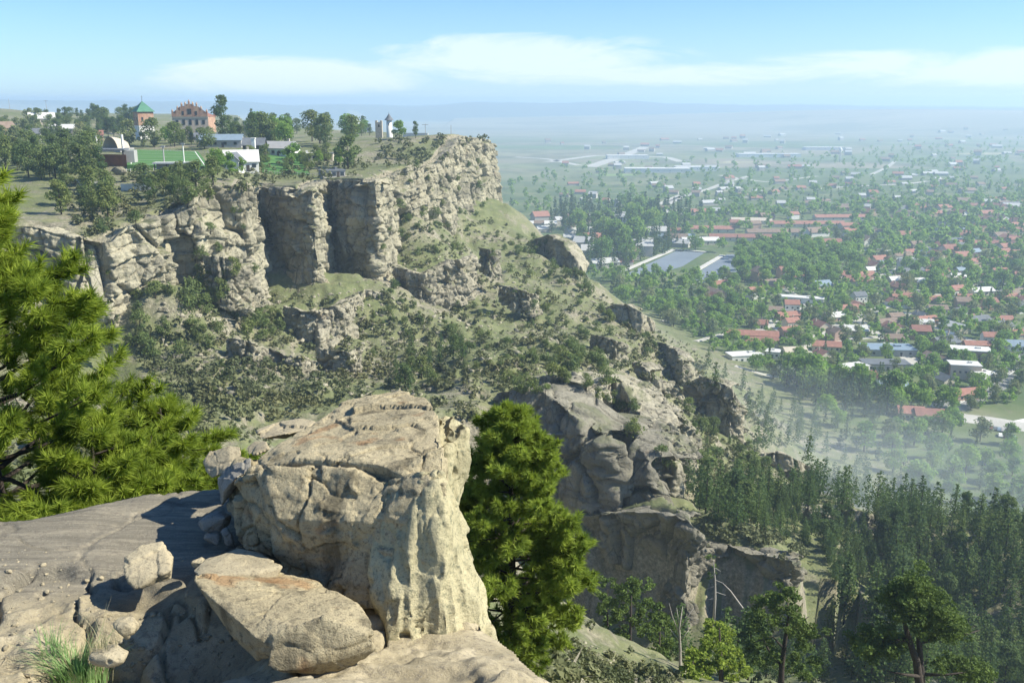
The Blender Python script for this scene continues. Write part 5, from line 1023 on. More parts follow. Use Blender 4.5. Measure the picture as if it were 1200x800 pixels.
bmesh.ops.triangulate(bm, faces=bm.faces[:]); bmesh.ops.recalc_face_normals(bm, faces=bm.faces[:]); me = bpy.data.meshes.new('stepped_gable'); bm.to_mesh(me); bm.free(); me.materials.append(M_BRICK); o = bpy.data.objects.new('stepped_gable', me); C.objects.link(o); o.parent = r
for x, z in [(8.3, ze + 1.6), (5.7, ze + 3.2), (3.6, ze + 4.9), (1.8, zk - 1), (0, zk), (-1.8, zk - 1), (-3.6, ze + 4.9), (-5.7, ze + 3.2), (-8.3, ze + 1.6)]:
    mb = MB(); box(mb, (x, .05, z + .6), (.8, .8, 1.2)); tube(mb, [[x, .05, z + 1.2], [x, .05, z + 2.2]], [.5, .05], 4); mb.build('pinnacle', M_BRICK, r)
for x in (-8.2, 8.2):
    mb = MB(); box(mb, (x * 1.06, 17.5, ze + 1.2), (1.2, 1.2, 3.0)); tube(mb, [[x * 1.06, 17.5, ze + 2.7], [x * 1.06, 17.5, ze + 4.4]], [.75, .05], 4); mb.build('pinnacle', M_BRICK, r)
mb = MB(); L = 17; 
for s_ in (-1, 1): mb.add([[s_ * 8.9, .5, ze], [s_ * 8.9, 18.2, ze], [0, 18.2, zk - 2.2], [0, .5, zk - 2.2]], [[0, 1, 2, 3] if s_ > 0 else [3, 2, 1, 0]])
mb.add([[-8.7, 18.1, ze], [8.7, 18.1, ze], [0, 18.1, zk - 2.3]], None, [[0, 1, 2]]); mb.build('roof', M_RUSTR, r)
for x in (-6.4, -3.2, 0, 3.2, 6.4):
    for z in (ze - 2.6, ze - 7.2): win('window', (x, -.04, z), 1.3, 2.6 if abs(x) < 6 else 2.0, M_GLASS, r)
win('window', (0, -.38, ze + 2.6), 1.9, 2.6, M_GLASS, r)
for x in (-3.2, 3.2): win('window', (x, -.38, ze + 1.8), .9, 1.9, M_GLASS, r)
mb = MB(); box(mb, (0, -.12, ze - .2), (Wd + .3, .3, .5)); mb.build('cornice', M_CREAM, r)
# white cone-roofed tower, its stone neighbour
P = ground_pt(457, 515); r = empty('white_tower', P); tag(r, 'slim white round tower with a dark conical roof near the rim', 'tower'); zt = lambda v: EYE + ray(457, v)[2] / ray(457, v)[1] * 515 - P[2]
mb = MB(); tube(mb, [[0, 0, -2], [0, 0, 1], [0, 0, zt(141)]], [1.75, 1.6, 1.45], 20); mb.build('wall', M_WHITE, r, True)
mb = MB(); tube(mb, [[0, 0, zt(141)], [0, 0, zt(138)], [0, 0, zt(133)]], [2.6, 1.5, .05], 16); rf = mb.build('roof', M_SLATE, r); win('window', (0, -1.5, zt(146)), .5, 1.2, M_GLASS, r)
mb = MB(); tube(mb, [[0, 0, zt(133.5)], [0, 0, zt(131)]], [.09, .04], 5); mb.build('finial', M_DARK, rf)
P = ground_pt(445, 520); r = empty('stone_tower', P); tag(r, 'squat grey stone tower left of the white cone-roofed tower', 'tower')
mb = MB(); box(mb, (0, 0, 3.4), (3.6, 3.2, 11.0)); box(mb, (-1.3, 0, 9.3), (1.0, 3.2, .9)); box(mb, (1.3, 0, 9.3), (1.0, 3.2, .9)); mb.build('wall', M_STONEW, r); win('window', (.2, -1.83, 7), .8, 1.4, M_GLASS, r)
P0_ = ground_pt(473, 505); P1_ = ground_pt(502, 500); mid = (P0_ + P1_) / 2; mb = MB(); Lw = np.linalg.norm(P1_[:2] - P0_[:2]); box(mb, (0, 0, .7), (Lw, .5, 2.8)); o = mb.build('low_wall', M_WHITE); o.location = mid; o.rotation_euler = (0, 0, math.atan2(P1_[1] - P0_[1], P1_[0] - P0_[0])); tag(o, 'low white wall on the rim right of the white tower', 'wall')
def pole(u, Y, h, label, arm=True):
    P = ground_pt(u, Y); r = empty('utility_pole', P); tag(r, label, 'pole'); mb = MB(); tube(mb, [[0, 0, -1], [0, 0, h]], [.16, .10], 6); mb.build('post', M_DEAD, r)
    if arm: mb = MB(); box(mb, (0, -.15, h - .5), (3.2, .15, .18)); mb.build('crossarm', M_DEAD, r)
pole(499, 495, 6.4, 'wooden utility pole with a crossarm behind the low white wall'); pole(529, 470, 4.5, 'short thin post at the rim end of the plateau', False)
pole(15, 780, 9, 'thin mast on the skyline of the left hill, leftmost', False); pole(58, 760, 10, 'mast with a crossarm on the skyline of the left hill')
# houses ------------------------------------------------------------------------------------------------------------
def house_proto(name, L, Wd, h, zr, mw, mr, chimney=True, nwin=3, flatroof=False):
    d = dict(name=name, parts=[]); mb = MB()
    if flatroof: box(mb, (0, 0, (h - 1.5) / 2), (L, Wd, h + 1.5))
    else: gable_wall(mb, L, Wd, h, zr)
    d['parts'].append(('wall', mb.mesh('wall', mw), (0, 0, 0)))
    mb = MB()
    if flatroof: box(mb, (0, 0, h + .22), (L + .5, Wd + .5, .4)); box(mb, (L * .2, Wd * .1, h + .8), (L * .12, Wd * .2, .9))
    else: gable(mb, L, Wd, h, zr)
    d['parts'].append(('roof', mb.mesh('roof', mr), (0, 0, 0)))
    if chimney: mb = MB(); box(mb, (0, 0, 0), (.8, .8, 2.0)); d['parts'].append(('chimney', mb.mesh('chimney', M_STONEW), (L * .22, Wd * .18, zr + .2)))
    wmb = MB(); box(wmb, (0, 0, 0), (1.3, .1, 1.2)); wm = wmb.mesh('window', M_GLASS); dmb = MB(); box(dmb, (0, 0, 0), (1.0, .1, 2.05)); dm = dmb.mesh('door', M_DARK)
    for k in range(nwin): d['parts'].append(('window', wm, (-L * .36 + L * .72 * k / max(1, nwin - 1), -Wd / 2 - .03, h * .55)))
    d['parts'].append(('door', dm, (L * .06 if nwin % 2 == 0 else L * .18, -Wd / 2 - .04, 1.0))); d['L'] = L; d['h'] = zr
    mm = MB(); V = []
    if flatroof: box(mm, (0, 0, (h - 1.5) / 2), (L, Wd, h + 1.5), m=0); box(mm, (0, 0, h + .22), (L + .5, Wd + .5, .4), m=1)
    else: gable_wall(mm, L, Wd, h, zr); gable(mm, L, Wd, h, zr, m=1)
    d['one'] = mm.mesh(name, [mw, mr]); return d
HP = {}
WALLS = [('cream', M_CREAM), ('white', M_WHITE), ('beige', M_BEIGE), ('brick', M_BRICK), ('pinkish', M_PINK)]
ROOFS = [('terracotta', M_TERRA), ('terracotta', M_RUSTR), ('terracotta', M_TERRA), ('white', M_LTR), ('brown', M_BROWNR), ('grey', M_SLATE), ('blue-grey', M_BLUER)]
SH = [(12, 8, 3.0, 5.4), (15, 9, 3.2, 6.0), (10, 8, 5.4, 8.0), (18, 9, 3.2, 5.6)]
for i, (rn, rm) in enumerate(ROOFS):
    for j, s_ in enumerate(SH):
        wn_, wm_ = WALLS[(i * 2 + j * 3) % 5]; HP[(i, j)] = house_proto('house', *s_, wm_, rm, chimney=(j != 3), nwin=3 + (j % 2)); HP[(i, j)]['desc'] = '%s-roofed %s house' % (rn, wn_)
def place_house(d, P, rz, parts=True, sc_=1.0, what=None, label=None, cat='house', group='houses in the valley town'):
    if parts:
        r = empty(d['name'], P, rz, sc_)
        for nm, me, loc in d['parts']: c = bpy.data.objects.new(nm, me); C.objects.link(c); c.parent = r; c.location = loc
    else:
        r = bpy.data.objects.new(d['name'], d['one']); C.objects.link(r); r.location = P; r.rotation_euler = (0, 0, rz); r.scale = (sc_,) * 3
    tag(r, label or 'x', cat, group)
    if not label: describe(r, P, what or d['desc'])
    return r
# plateau houses and sheds, by bearing and distance
def ph(u, Y, L, Wd, h, zr, mw, mr, rz, label, cat='house', flatroof=False, ch=False, nw=3): place_house(house_proto('house' if cat == 'house' else cat.replace(' ', '_'), L, Wd, h, zr, mw, mr, ch, nw, flatroof), ground_pt(u, Y), rz, True, 1, label=label, cat=cat, group=None)
ph(284, 322, 11, 8, 3.2, 6.6, M_WHITE, M_LTR, .3, 'white gabled house with a pale roof beside the bright green tree', ch=True)
ph(276, 312, 5, 4.5, 3.6, 5.8, M_WHITE, M_SLATE, 1.5, 'small white dormer-fronted wing in front of the white gabled house')
ph(300, 372, 8, 7, 4.2, 6.6, M_DARK, M_SLATE, .1, 'dark timber house below the white chimney')
ph(331, 380, 12, 8, 3.2, 5.6, M_WHITE, M_GREY, -.3, 'low grey-roofed white house behind the lawn', ch=True, nw=4)
ph(378, 392, 9, 6, 2.6, 3.2, M_BEIGE, M_SLATE, .1, 'long low dark-roofed shed right of the lawn', cat='shed', flatroof=True)
ph(356, 378, 7, 5, 2.4, 3.0, M_GREY, M_LTR, .2, 'small flat white-roofed shed at the lawn edge', cat='shed', flatroof=True)
ph(262, 420, 18, 8, 3.0, 5.2, M_GREY, M_BLUER, .05, 'long blue-grey roofed house behind the field right of the brick hall', nw=4)
ph(248, 450, 14, 7, 3.0, 4.8, M_CREAM, M_SLATE, .2, 'slate-roofed cream house at the foot of the brick hall')
ph(389, 330, 8, 5, 2.2, 2.6, M_GREY, M_SLATE, .5, 'low dark hut on the stony ground above the right recess', cat='hut', flatroof=True)
ph(52, 620, 15, 9, 4, 7.5, M_BEIGE, M_LTR, .5, 'white-roofed house high on the left hill')
ph(74, 560, 16, 8, 3.4, 5.6, M_BEIGE, M_LTR, .1, 'white-roofed house in the trees of the left hill')
ph(3, 520, 13, 9, 4, 7, M_BRICK, M_BROWNR, .9, 'brown house cut by the left edge of the photo')
ph(42, 470, 6, 5, 4.4, 6.6, M_WHITE, M_SLATE, .4, 'narrow white house among the pines of the left hill')
ph(112, 520, 9, 7, 3, 5, M_PINK, M_RUSTR, .4, 'small pinkish house left of the arched bandshell')
P = ground_pt(299, 360); mb = MB(); box(mb, (0, 0, 3.2), (1.3, 1.3, 10)); box(mb, (0, 0, 8.4), (1.7, 1.7, .4)); o = mb.build('chimney_stack', M_WHITE); o.location = P; tag(o, 'tall white chimney stack beside the dark timber house', 'chimney')
# white bandshell
P = ground_pt(131, 400); r = empty('bandshell', P, -.5); tag(r, 'beige arched open-air bandshell between the trees', 'bandshell'); mb = MB(); g = []
for i in range(13):
    a = math.pi * i / 12; g.append([[4.8 * math.cos(a) * (1 - .35 * k / 8), 7.5 * k / 8, max(-1.5, 6.4 * math.sin(a) * (1 - .30 * (k / 8) ** 2)) - .4] for k in range(9)])
g = np.array(g); grid(mb, g); grid(mb, (g * [.94, 1, .93])[::-1]); mb.build('shell', M_BEIGE, r, True)
mb = MB(); box(mb, (0, 3.5, .6), (12, 7, 1.6)); mb.build('stage', M_GREY, r)
for x in (-8, 8): mb = MB(); box(mb, (x, -.2, 3.0), (.7, .7, 8)); mb.build('post', M_WHITE, r)
# curved red-brown shed with dark slab roof
P = ground_pt(135, 300); r = empty('curved_shed', P, .15); tag(r, 'red-brown curved wall shed under a dark slab roof beside the field', 'shed'); mb = MB(); g = []
for z in (-2, 1, 3.6): g.append([[-4.5 + 9 * k / 12, 3.2 * math.cos((k / 12) * 1.7) - 2, z] for k in range(13)])
g = np.array(g); grid(mb, g); grid(mb, (g + [0, .5, 0])[::-1]); mb.build('curved_wall', paint('weathered_red_timber', (.30, .11, .06), .8, .2), r, True)
mb = MB(); box(mb, (-.5, .5, 5.1), (9.5, 6.5, .5)); mb.build('roof', M_SLATE, r); mb = MB(); box(mb, (4.9, 1.4, 2.1), (3.6, 4.4, 5.4)); mb.build('annex', M_GREY, r)
for x in (-4.6, 3.6): mb = MB(); box(mb, (x, -1.6, 2.0), (.35, .35, 5.6)); mb.build('post', M_DARK, r)
P = ground_pt(141, 282); mb = MB(); me_ = stone_mb(990, 26); mb.merge(me_, (0, 0, 1.0), .4, 5.0); o = mb.build('boulder', M_CLIFF2); o.location = P; tag(o, 'pale boulder leaning against the red-brown curved shed', 'boulder')
# spectator shelter and posts by the field
P = ground_pt(206, 284); r = empty('field_shelter', P, .05); tag(r, 'long low shelter with a pale roof at the near side of the playing field', 'shelter')
mb = MB(); box(mb, (0, 0, 3.0), (11.5, 3.4, .45)); mb.build('roof', M_LTR, r); mb = MB(); box(mb, (0, 1.2, .9), (11, .3, 3.8)); mb.build('back_wall', M_GREY, r)
for x in (-5.3, -1.8, 1.8, 5.3): mb = MB(); box(mb, (x, -1.3, .9), (.25, .25, 3.8)); mb.build('post', M_DARK, r)
for u, Y, h, lab in ((195, 286, 7.5, 'tall grey floodlight post left of the shelter by the field'), (218, 296, 7.0, 'white floodlight post at the right of the shelter by the field')):
    P = ground_pt(u, Y); r = empty('light_post', P); tag(r, lab, 'post'); mb = MB(); tube(mb, [[0, 0, -1], [0, 0, h]], [.22, .18], 8); mb.build('post', M_WHITE if u > 200 else M_GREY, r); mb = MB(); box(mb, (0, -.1, h + .1), (1.2, .3, .5)); mb.build('lamp_head', M_GREY, r)
def fence(u0, Y0, u1, Y1, n_, h, mat, label, name='picket_fence', w=.35):
    A, B = ground_pt(u0, Y0), ground_pt(u1, Y1); r = empty(name, A); tag(r, label, 'fence'); pts = [np.array([*(A + (B - A) * k / (n_ - 1))[:2], 0]) for k in range(n_)]
    for p in pts: p[2] = gz_(p[0], p[1])
    pts = [p - A for p in pts]
    for p in pts: mb = MB(); box(mb, (p[0], p[1], p[2] + h / 2 - .3), (w, .12, h + .6), .1); mb.build('picket' if w > .2 else 'post', mat, r)
    mb = MB(); tube(mb, [p + [0, .1, h * .7] for p in pts], [.06] * n_, 4); mb.build('rail', mat, r)
fence(143, 262, 178, 262, 22, 1.9, M_WHITE, 'row of white pickets below the playing field'); fence(92, 268, 122, 266, 16, 1.6, M_WHITE, 'broken row of white pickets among the pines at the left')
fence(310, 330, 372, 335, 22, 1.3, M_GREY, 'grey post fence along the near side of the lawn', 'post_fence', .1); fence(150, 286, 245, 289, 22, 1.1, M_WHITE, 'white rail fence along the near edge of the playing field', 'rail_fence', .1); fence(190, 388, 290, 370, 26, 1.3, M_GREY, 'grey rail fence slanting behind the playing field', 'rail_fence', .15)
# smoke behind the plateau
def puff(name, P, r3, dens, label, col=(1, 1, 1), cat=None):
    bm = bmesh.new(); bmesh.ops.create_icosphere(bm, subdivisions=3, radius=1.0); mb = MB(); V = np.array([v.co[:] for v in bm.verts]); V = V * (1 + .18 * fbm(V * 1.3, int(P[1]) % 97, 3))[:, None]; mb.add(V * r3, None, [[v.index for v in f.verts] for f in bm.faces]); bm.free()
    o = mb.build(name, volume_mat(name + '_air', col, dens), smooth=True); o.location = P; tag(o, label, kind='stuff'); return o
puff('smoke', Q(417, 149, 900), (7.5, 7, 8), .16, 'white smoke rising behind the plateau'); puff('smoke', Q(414, 141, 905), (13, 9, 9), .012, 'thin white smoke drifting above the plateau')
puff('mist', Q(1020, 560, 300), (95, 70, 20), .0013, 'bluish mist over the meadow', (.86, .93, 1)); puff('mist', Q(905, 510, 290), (60, 60, 20), .0011, 'bluish mist by the fluted pillars', (.86, .93, 1)); puff('mist', Q(1090, 590, 262), (70, 50, 18), .0014, 'bluish mist above the forest edge', (.86, .93, 1)); 

# ------------------------------------------------------------------ valley: roads, lots, fields
def strip(name, pts, w, mat, z=.06, kind='structure', ext=None):
    P = np.array([G(u, v, z)[:2] for u, v in pts]); D_ = np.r_[0, np.cumsum(np.linalg.norm(np.diff(P, axis=0), axis=1))]; s_ = np.linspace(0, D_[-1], max(12, int(D_[-1] / 12)))
    X = np.interp(s_, D_, P[:, 0]); Y = np.interp(s_, D_, P[:, 1]); k = 3
    if len(X) > 12:
        ker = np.ones(2 * k + 1) / (2 * k + 1); X = np.convolve(np.pad(X, k, mode='edge'), ker, 'valid'); Y = np.convolve(np.pad(Y, k, mode='edge'), ker, 'valid')
    T = np.stack([np.gradient(X), np.gradient(Y)], 1); T /= np.linalg.norm(T, axis=1)[:, None] + 1e-9; Nn = np.stack([-T[:, 1], T[:, 0]], 1)
    A = np.stack([X, Y], 1); zz = ground(X, Y, False); zz = np.maximum(zz, 0) + z
    rows = [np.c_[A + Nn * w / 2 * f, zz + (0 if abs(f) <= 1 else -.4)] for f in (1.05, 1, 0, -1, -1.05)]
    mb = MB(); grid(mb, np.stack(rows)); o = mb.build(name, mat); return tag(o, kind=kind)
M_ROAD = paint('pale_road', (.42, .40, .35), .9, .15, .05); M_ASPH = paint('asphalt', (.10, .105, .11), .85, .2, .03); M_LOT = paint('blue_grey_paving', (.17, .20, .23), .7, .12, .03); M_CONC = paint('pale_concrete', (.50, .48, .43), .9, .12, .1)
for pts, w in [([(885, 392), (905, 376), (925, 366), (938, 360)], 7), ([(935, 408), (960, 392), (985, 380), (1010, 371), (1026, 364), (1034, 357), (1060, 352), (1075, 343), (1086, 334)], 8), ([(1100, 401), (1120, 386), (1143, 372)], 8), ([(1030, 456), (1048, 440), (1060, 428), (1078, 420)], 8), ([(770, 381), (800, 372), (826, 362)], 8), ([(812, 405), (830, 396), (850, 392), (862, 386)], 6),
               ([(900, 412), (960, 402), (1010, 396), (1070, 392)], 6), ([(985, 360), (1020, 385), (1052, 410), (1075, 432)], 6), ([(905, 380), (935, 402), (960, 425), (975, 445)], 6), ([(1060, 365), (1100, 385), (1140, 400), (1200, 408)], 6), ([(1130, 345), (1150, 372), (1180, 400)], 6), ([(830, 350), (880, 345), (940, 335), (1000, 330)], 7), ([(900, 325), (930, 345), (950, 360)], 6), ([(1090, 300), (1120, 320), (1150, 340)], 7),
               ([(1060, 300), (1062, 312), (1040, 322), (1010, 330)], 7), ([(860, 440), (900, 446), (960, 440), (1000, 425)], 6), ([(1000, 345), (1040, 340), (1100, 350), (1150, 340), (1210, 338)], 6), ([(940, 300), (990, 296), (1060, 288), (1140, 292)], 7), ([(780, 240), (800, 230), (830, 222), (855, 212), (880, 206)], 12), ([(740, 250), (770, 240), (800, 228)], 12), ([(950, 222), (1000, 218), (1060, 216), (1090, 212)], 12), ([(1020, 205), (1040, 196), (1050, 188)], 10), ([(840, 205), (900, 214), (960, 206)], 10),
               ([(1090, 476), (1110, 479), (1135, 466), (1160, 452), (1185, 436), (1215, 416)], 16), ([(1100, 484), (1130, 490), (1165, 494), (1215, 503)], 14), ([(690, 196), (720, 186), (745, 177), (756, 172)], 34), ([(640, 190), (700, 182), (780, 184), (800, 190)], 26), ([(600, 184), (640, 186), (680, 194)], 20)]:
    strip('road' if w < 14 or w > 17 else 'highway', pts, w, M_ROAD if w != 16 else paint('grey_road', (.24, .24, .23), .9, .1, .1))
for dv in (-1.2, 1.2): strip('lane_marking', [(1092, 476 + dv * .2), (1111, 479 + dv * .2), (1135, 466 + dv), (1160, 452 + dv), (1185, 436 + dv), (1215, 416 + dv)], .4, M_WHITE, .12)
def patch(name, pts, mat, z=.1, kind='structure', h=0.0):
    P = [G(u, v, z) for u, v in pts]; a = sum(P[i][0] * P[(i + 1) % len(P)][1] - P[(i + 1) % len(P)][0] * P[i][1] for i in range(len(P))); P = P if a > 0 else P[::-1]
    mb = MB(); prism(mb, [p[:2] for p in P], -1.0, z + h); o = mb.build(name, mat); return tag(o, kind=kind)
patch('car_park', [(732, 322), (792, 294), (826, 296), (800, 312), (765, 322)], M_LOT); patch('car_park', [(800, 330), (852, 298), (896, 297), (884, 312), (845, 326)], M_LOT)
for pts in ([(728, 318), (790, 292)], [(790, 292), (828, 295)], [(798, 327), (850, 297)], [(800, 333), (846, 328), (886, 313)], [(884, 313), (900, 300)]): strip('kerb', pts, 5, M_CONC, .9)
patch('car_park', [(1128, 489), (1215, 505), (1215, 520), (1150, 505)], M_ASPH); patch('pavement', [(1172, 496), (1215, 487), (1215, 497), (1190, 499)], paint('bright_paving', (.66, .65, .60)), .16)
MG1 = paint('meadow_grass', (.17, .24, .07), .9, .3, .02); MG2 = paint('bright_lawn', (.13, .26, .06), .9, .25, .02); MG3 = paint('dry_meadow', (.33, .30, .18), .9, .25, .03)
patch('meadow', [(880, 450), (960, 470), (1010, 500), (1090, 480), (1130, 495), (1160, 510), (1215, 525), (1215, 600), (1130, 598), (1040, 590), (980, 560), (930, 520), (890, 490)], MG3, .04)
patch('meadow', [(1040, 530), (1100, 520), (1150, 530), (1140, 560), (1080, 575), (1030, 556)], MG1, .07); patch('meadow', [(1060, 505), (1100, 500), (1120, 512), (1085, 522), (1050, 518)], MG2, .08); patch('lawn', [(1120, 480), (1180, 470), (1215, 478), (1215, 486), (1140, 486)], MG2, .07); patch('meadow', [(1090, 590), (1160, 575), (1215, 590), (1215, 618), (1120, 612)], MG2, .07)
patch('lawn', [(700, 348), (770, 342), (775, 358), (720, 362)], MG2, .07); patch('sports_ground', [(582, 250), (590, 240), (640, 238), (650, 246), (640, 254), (600, 256)], MG2, .07)
TAN = paint('bare_soil', (.46, .42, .34), .9, .1, .01); MAR = paint('ploughed_red_soil', (.26, .20, .17), .9, .1, .01)
patch('bare_field', [(578, 228), (600, 222), (634, 220), (652, 225), (650, 229), (580, 231)], TAN, .09); patch('ploughed_field', [(650, 228), (640, 219), (668, 216), (684, 224), (676, 232)], MAR, .08); patch('bare_field', [(575, 218), (590, 213), (640, 213), (650, 217), (600, 220)], MAR, .07)
rp = random.Random(77)
for k, (u, v, w, h, c) in enumerate([(1010, 228, 60, 6, MG2), (1100, 235, 70, 7, MG1), (1150, 222, 60, 6, MG3), (900, 238, 50, 6, MG1), (960, 250, 55, 6, MG2), (840, 250, 50, 5, MG1), (1060, 190, 90, 3, MG1), (1130, 200, 80, 4, MG2), (980, 196, 60, 3, TAN), (900, 225, 40, 4, MG2), (1040, 247, 50, 5, MG1), (790, 215, 40, 3, MG1), (730, 222, 40, 3, MG3), (860, 190, 50, 2.5, MG3), (1170, 250, 60, 6, MG2), (1090, 262, 36, 6, MG2), (720, 205, 60, 2.5, MG1), (1150, 180, 80, 2.5, MG3)]):
    patch('field', [(u - w / 2, v + rp.uniform(-1, 1)), (u - w * .1, v - h / 2), (u + w / 2, v - h * .3), (u + w * .4, v + h * .4), (u - w * .2, v + h / 2)], c, .05 + .004 * k)

# ------------------------------------------------------------------ the town
HOUSES = []
def big(u, v, L, Wd, h, mw, mr, rz, label, flatroof=True, cat='building', zr=None):
    P = G(u, v); place_house(house_proto('building', L, Wd, h, zr or h + 2, mw, mr, False, 5, flatroof), P, rz, True, 1, label=label, cat=cat, group=None); HOUSES.append((P[0], P[1], max(L, Wd) * .6))
big(938, 354, 34, 9, 4, M_WHITE, M_LTR, -.35, 'long narrow white-roofed building in the middle of the town')
big(1136, 420, 22, 12, 6, M_BRICK, M_LTR, -.25, 'brick block with a broad white roof near the highway', zr=8); big(1128, 442, 16, 10, 8, M_BRICK, M_LTR, -.2, 'taller white-topped brick block below the broad white roof'); big(1152, 447, 11, 9, 5, M_WHITE, M_LTR, .5, 'small white block right of the taller brick block')
big(872, 424, 20, 10, 5, M_WHITE, M_LTR, .2, 'white building among the red roofs at the foot of the slope'); big(900, 418, 14, 8, 4, M_WHITE, M_LTR, -.3, 'smaller white building right of the white one at the foot of the slope')
big(1040, 414, 30, 16, 4, M_GREY, M_BLUER, -.05, 'wide blue-grey flat-roofed building in the lower town'); big(1036, 432, 26, 12, 4, M_GREY, M_SLATE, -.05, 'dark flat-roofed building just below the wide blue-grey one'); big(1000, 436, 15, 9, 4, M_WHITE, M_LTR, .4, 'white-roofed house at the lower edge of the town'); big(975, 440, 14, 8, 4, M_WHITE, M_LTR, -.2, 'pale house left of the white one at the lower edge of the town')
for u, v, L, c, l in [(880, 397, 34, M_TERRA, 'long terracotta roof left of the side street'), (892, 405, 20, M_RUSTR, 'shorter rust-red roof below the long terracotta roof'), (968, 410, 17, M_TERRA, 'broad terracotta-roofed building beside the winding street'), (930, 417, 14, M_BEIGE, 'sandy flat-roofed building under the terracotta roofs'), (1010, 446, 14, M_TERRA, 'terracotta roof with white walls by the lower hedge'), (1090, 492, 15, M_RUSTR, 'rust-red roof right beside the highway junction'), (1066, 489, 12, M_TERRA, 'red-roofed house just left of the highway junction')]:
    big(u, v, L, 9, 3.4, M_CREAM, c, rp.uniform(-.3, .3), l, False, zr=5.8)
for u, v, L, c, l in [(830, 272, 60, M_TERRA, 'long terracotta building, leftmost of the upper row'), (868, 282, 70, M_RUSTR, 'low rust-roofed range above the right paved lot'), (905, 276, 60, M_BROWNR, 'long brown-roofed building in the upper row'), (945, 266, 90, M_TERRA, 'very long terracotta range at the top of the town'), (985, 258, 70, M_TERRA, 'long terracotta range right of the very long one'), (880, 262, 50, M_BEIGE, 'long beige-roofed building above the paved lots'), (960, 288, 46, M_RUSTR, 'rust-roofed hall above the town trees'), (1000, 268, 34, M_TERRA, 'red hall with a bright roof by the upper woods'), (820, 286, 40, M_LTR, 'pale-roofed hall behind the left paved lot'), (790, 282, 44, M_BLUER, 'blue-grey hall behind the conifers'), (628, 266, 50, M_LTR, 'white warehouse beside the sloping skyline'), (700, 258, 60, M_LTR, 'white warehouse in front of the far conifer stand')]:
    big(u, v, L, 14, 4.5, M_CREAM, c, rp.uniform(-.12, .12), l, False, zr=7.5)
for u, v, L, l in [(900, 184, 170, 'pale warehouse on the plain, right of the far airfield'), (770, 202, 140, 'long white warehouse row nearest the airfield'), (735, 186, 110, 'white hangar at the airfield'), (815, 200, 90, 'small warehouse right of the long white row'), (965, 176, 120, 'far pale warehouse beyond the fields')]:
    big(u, v, L, 40, 9, M_WHITE, M_LTR, rp.uniform(-.05, .05), l)
P = G(984, 190); mb = MB(); tube(mb, [[0, 0, 0], [0, 0, 24], [0, 0, 30], [0, 0, 36]], [2.2, 1.8, 5, 1], 12); o = mb.build('water_tower', M_WHITE, smooth=True); o.location = P; tag(o, 'white water tower standing up from the far fields', 'water tower')
def town(poly, n_, seed, near, scl=(.85, 1.15), wts=(5, 5, 4, 2, 4, 3, 2)):
    rg = random.Random(seed); got = 0
    for P in scatter(poly, n_ * 2, 15, seed, 300, 6000):
        if got >= n_: break
        if any((P[0] - a) ** 2 + (P[1] - b_) ** 2 < (c + 9) ** 2 for a, b_, c in HOUSES) or P[2] > 1.5: continue
        got += 1; i = rg.choices(range(7), wts)[0]; j = rg.randrange(4); P[2] = 0; place_house(HP[(i, j)], P, rg.choice([.28, .28, 1.85, -.1]) + rg.uniform(-.07, .07), near, rg.uniform(*scl)); HOUSES.append((P[0], P[1], 9))
town([(800, 395), (880, 375), (960, 345), (1020, 350), (1090, 400), (1120, 450), (1080, 480), (1040, 460), (960, 452), (880, 438), (830, 425), (780, 410)], 105, 901, True)
town([(1040, 330), (1200, 300), (1200, 415), (1130, 470), (1090, 400), (1030, 350)], 62, 902, True)
town([(830, 335), (960, 315), (1040, 300), (1200, 262), (1200, 300), (1040, 335), (900, 350), (830, 360)], 52, 903, False, (1.0, 1.5))
town([(780, 262), (1010, 245), (1200, 240), (1200, 270), (1010, 290), (800, 292)], 45, 904, False, (1.1, 1.8))
# the rest of the houses, far off
fh = MB(); rg = random.Random(905)
for poly, n_, s0, s1 in [([(640, 215), (1200, 195), (1200, 245), (700, 260)], 90, .9, 1.5), ([(640, 165), (1200, 150), (1200, 195), (640, 205)], 80, 1.1, 2.0), ([(590, 262), (780, 250), (800, 290), (700, 320), (640, 285)], 40, 1.0, 2.0)]:
    for P in scatter(poly, n_, 24, int(s0 * 100), 500, 20000): 
        P[2] = max(0, P[2]); L, Wd, h, zr = rg.choice(SH); s_ = rg.uniform(s0, s1); k = rg.choices([0, 1, 2], [5, 2, 2])[0]; hm = MB(); gable_wall(hm, L, Wd, h, zr, m=0); gable(hm, L, Wd, h, zr, m=1 + k); fh.merge(hm, P, rg.uniform(-.5, .5), s_)
tag(fh.build('distant_houses', [paint('far_wall', (.38, .36, .32)), paint('far_roof', (.42, .42, .40)), M_TERRA, M_BROWNR]), 'scattered pale far houses on the plain', kind='stuff')
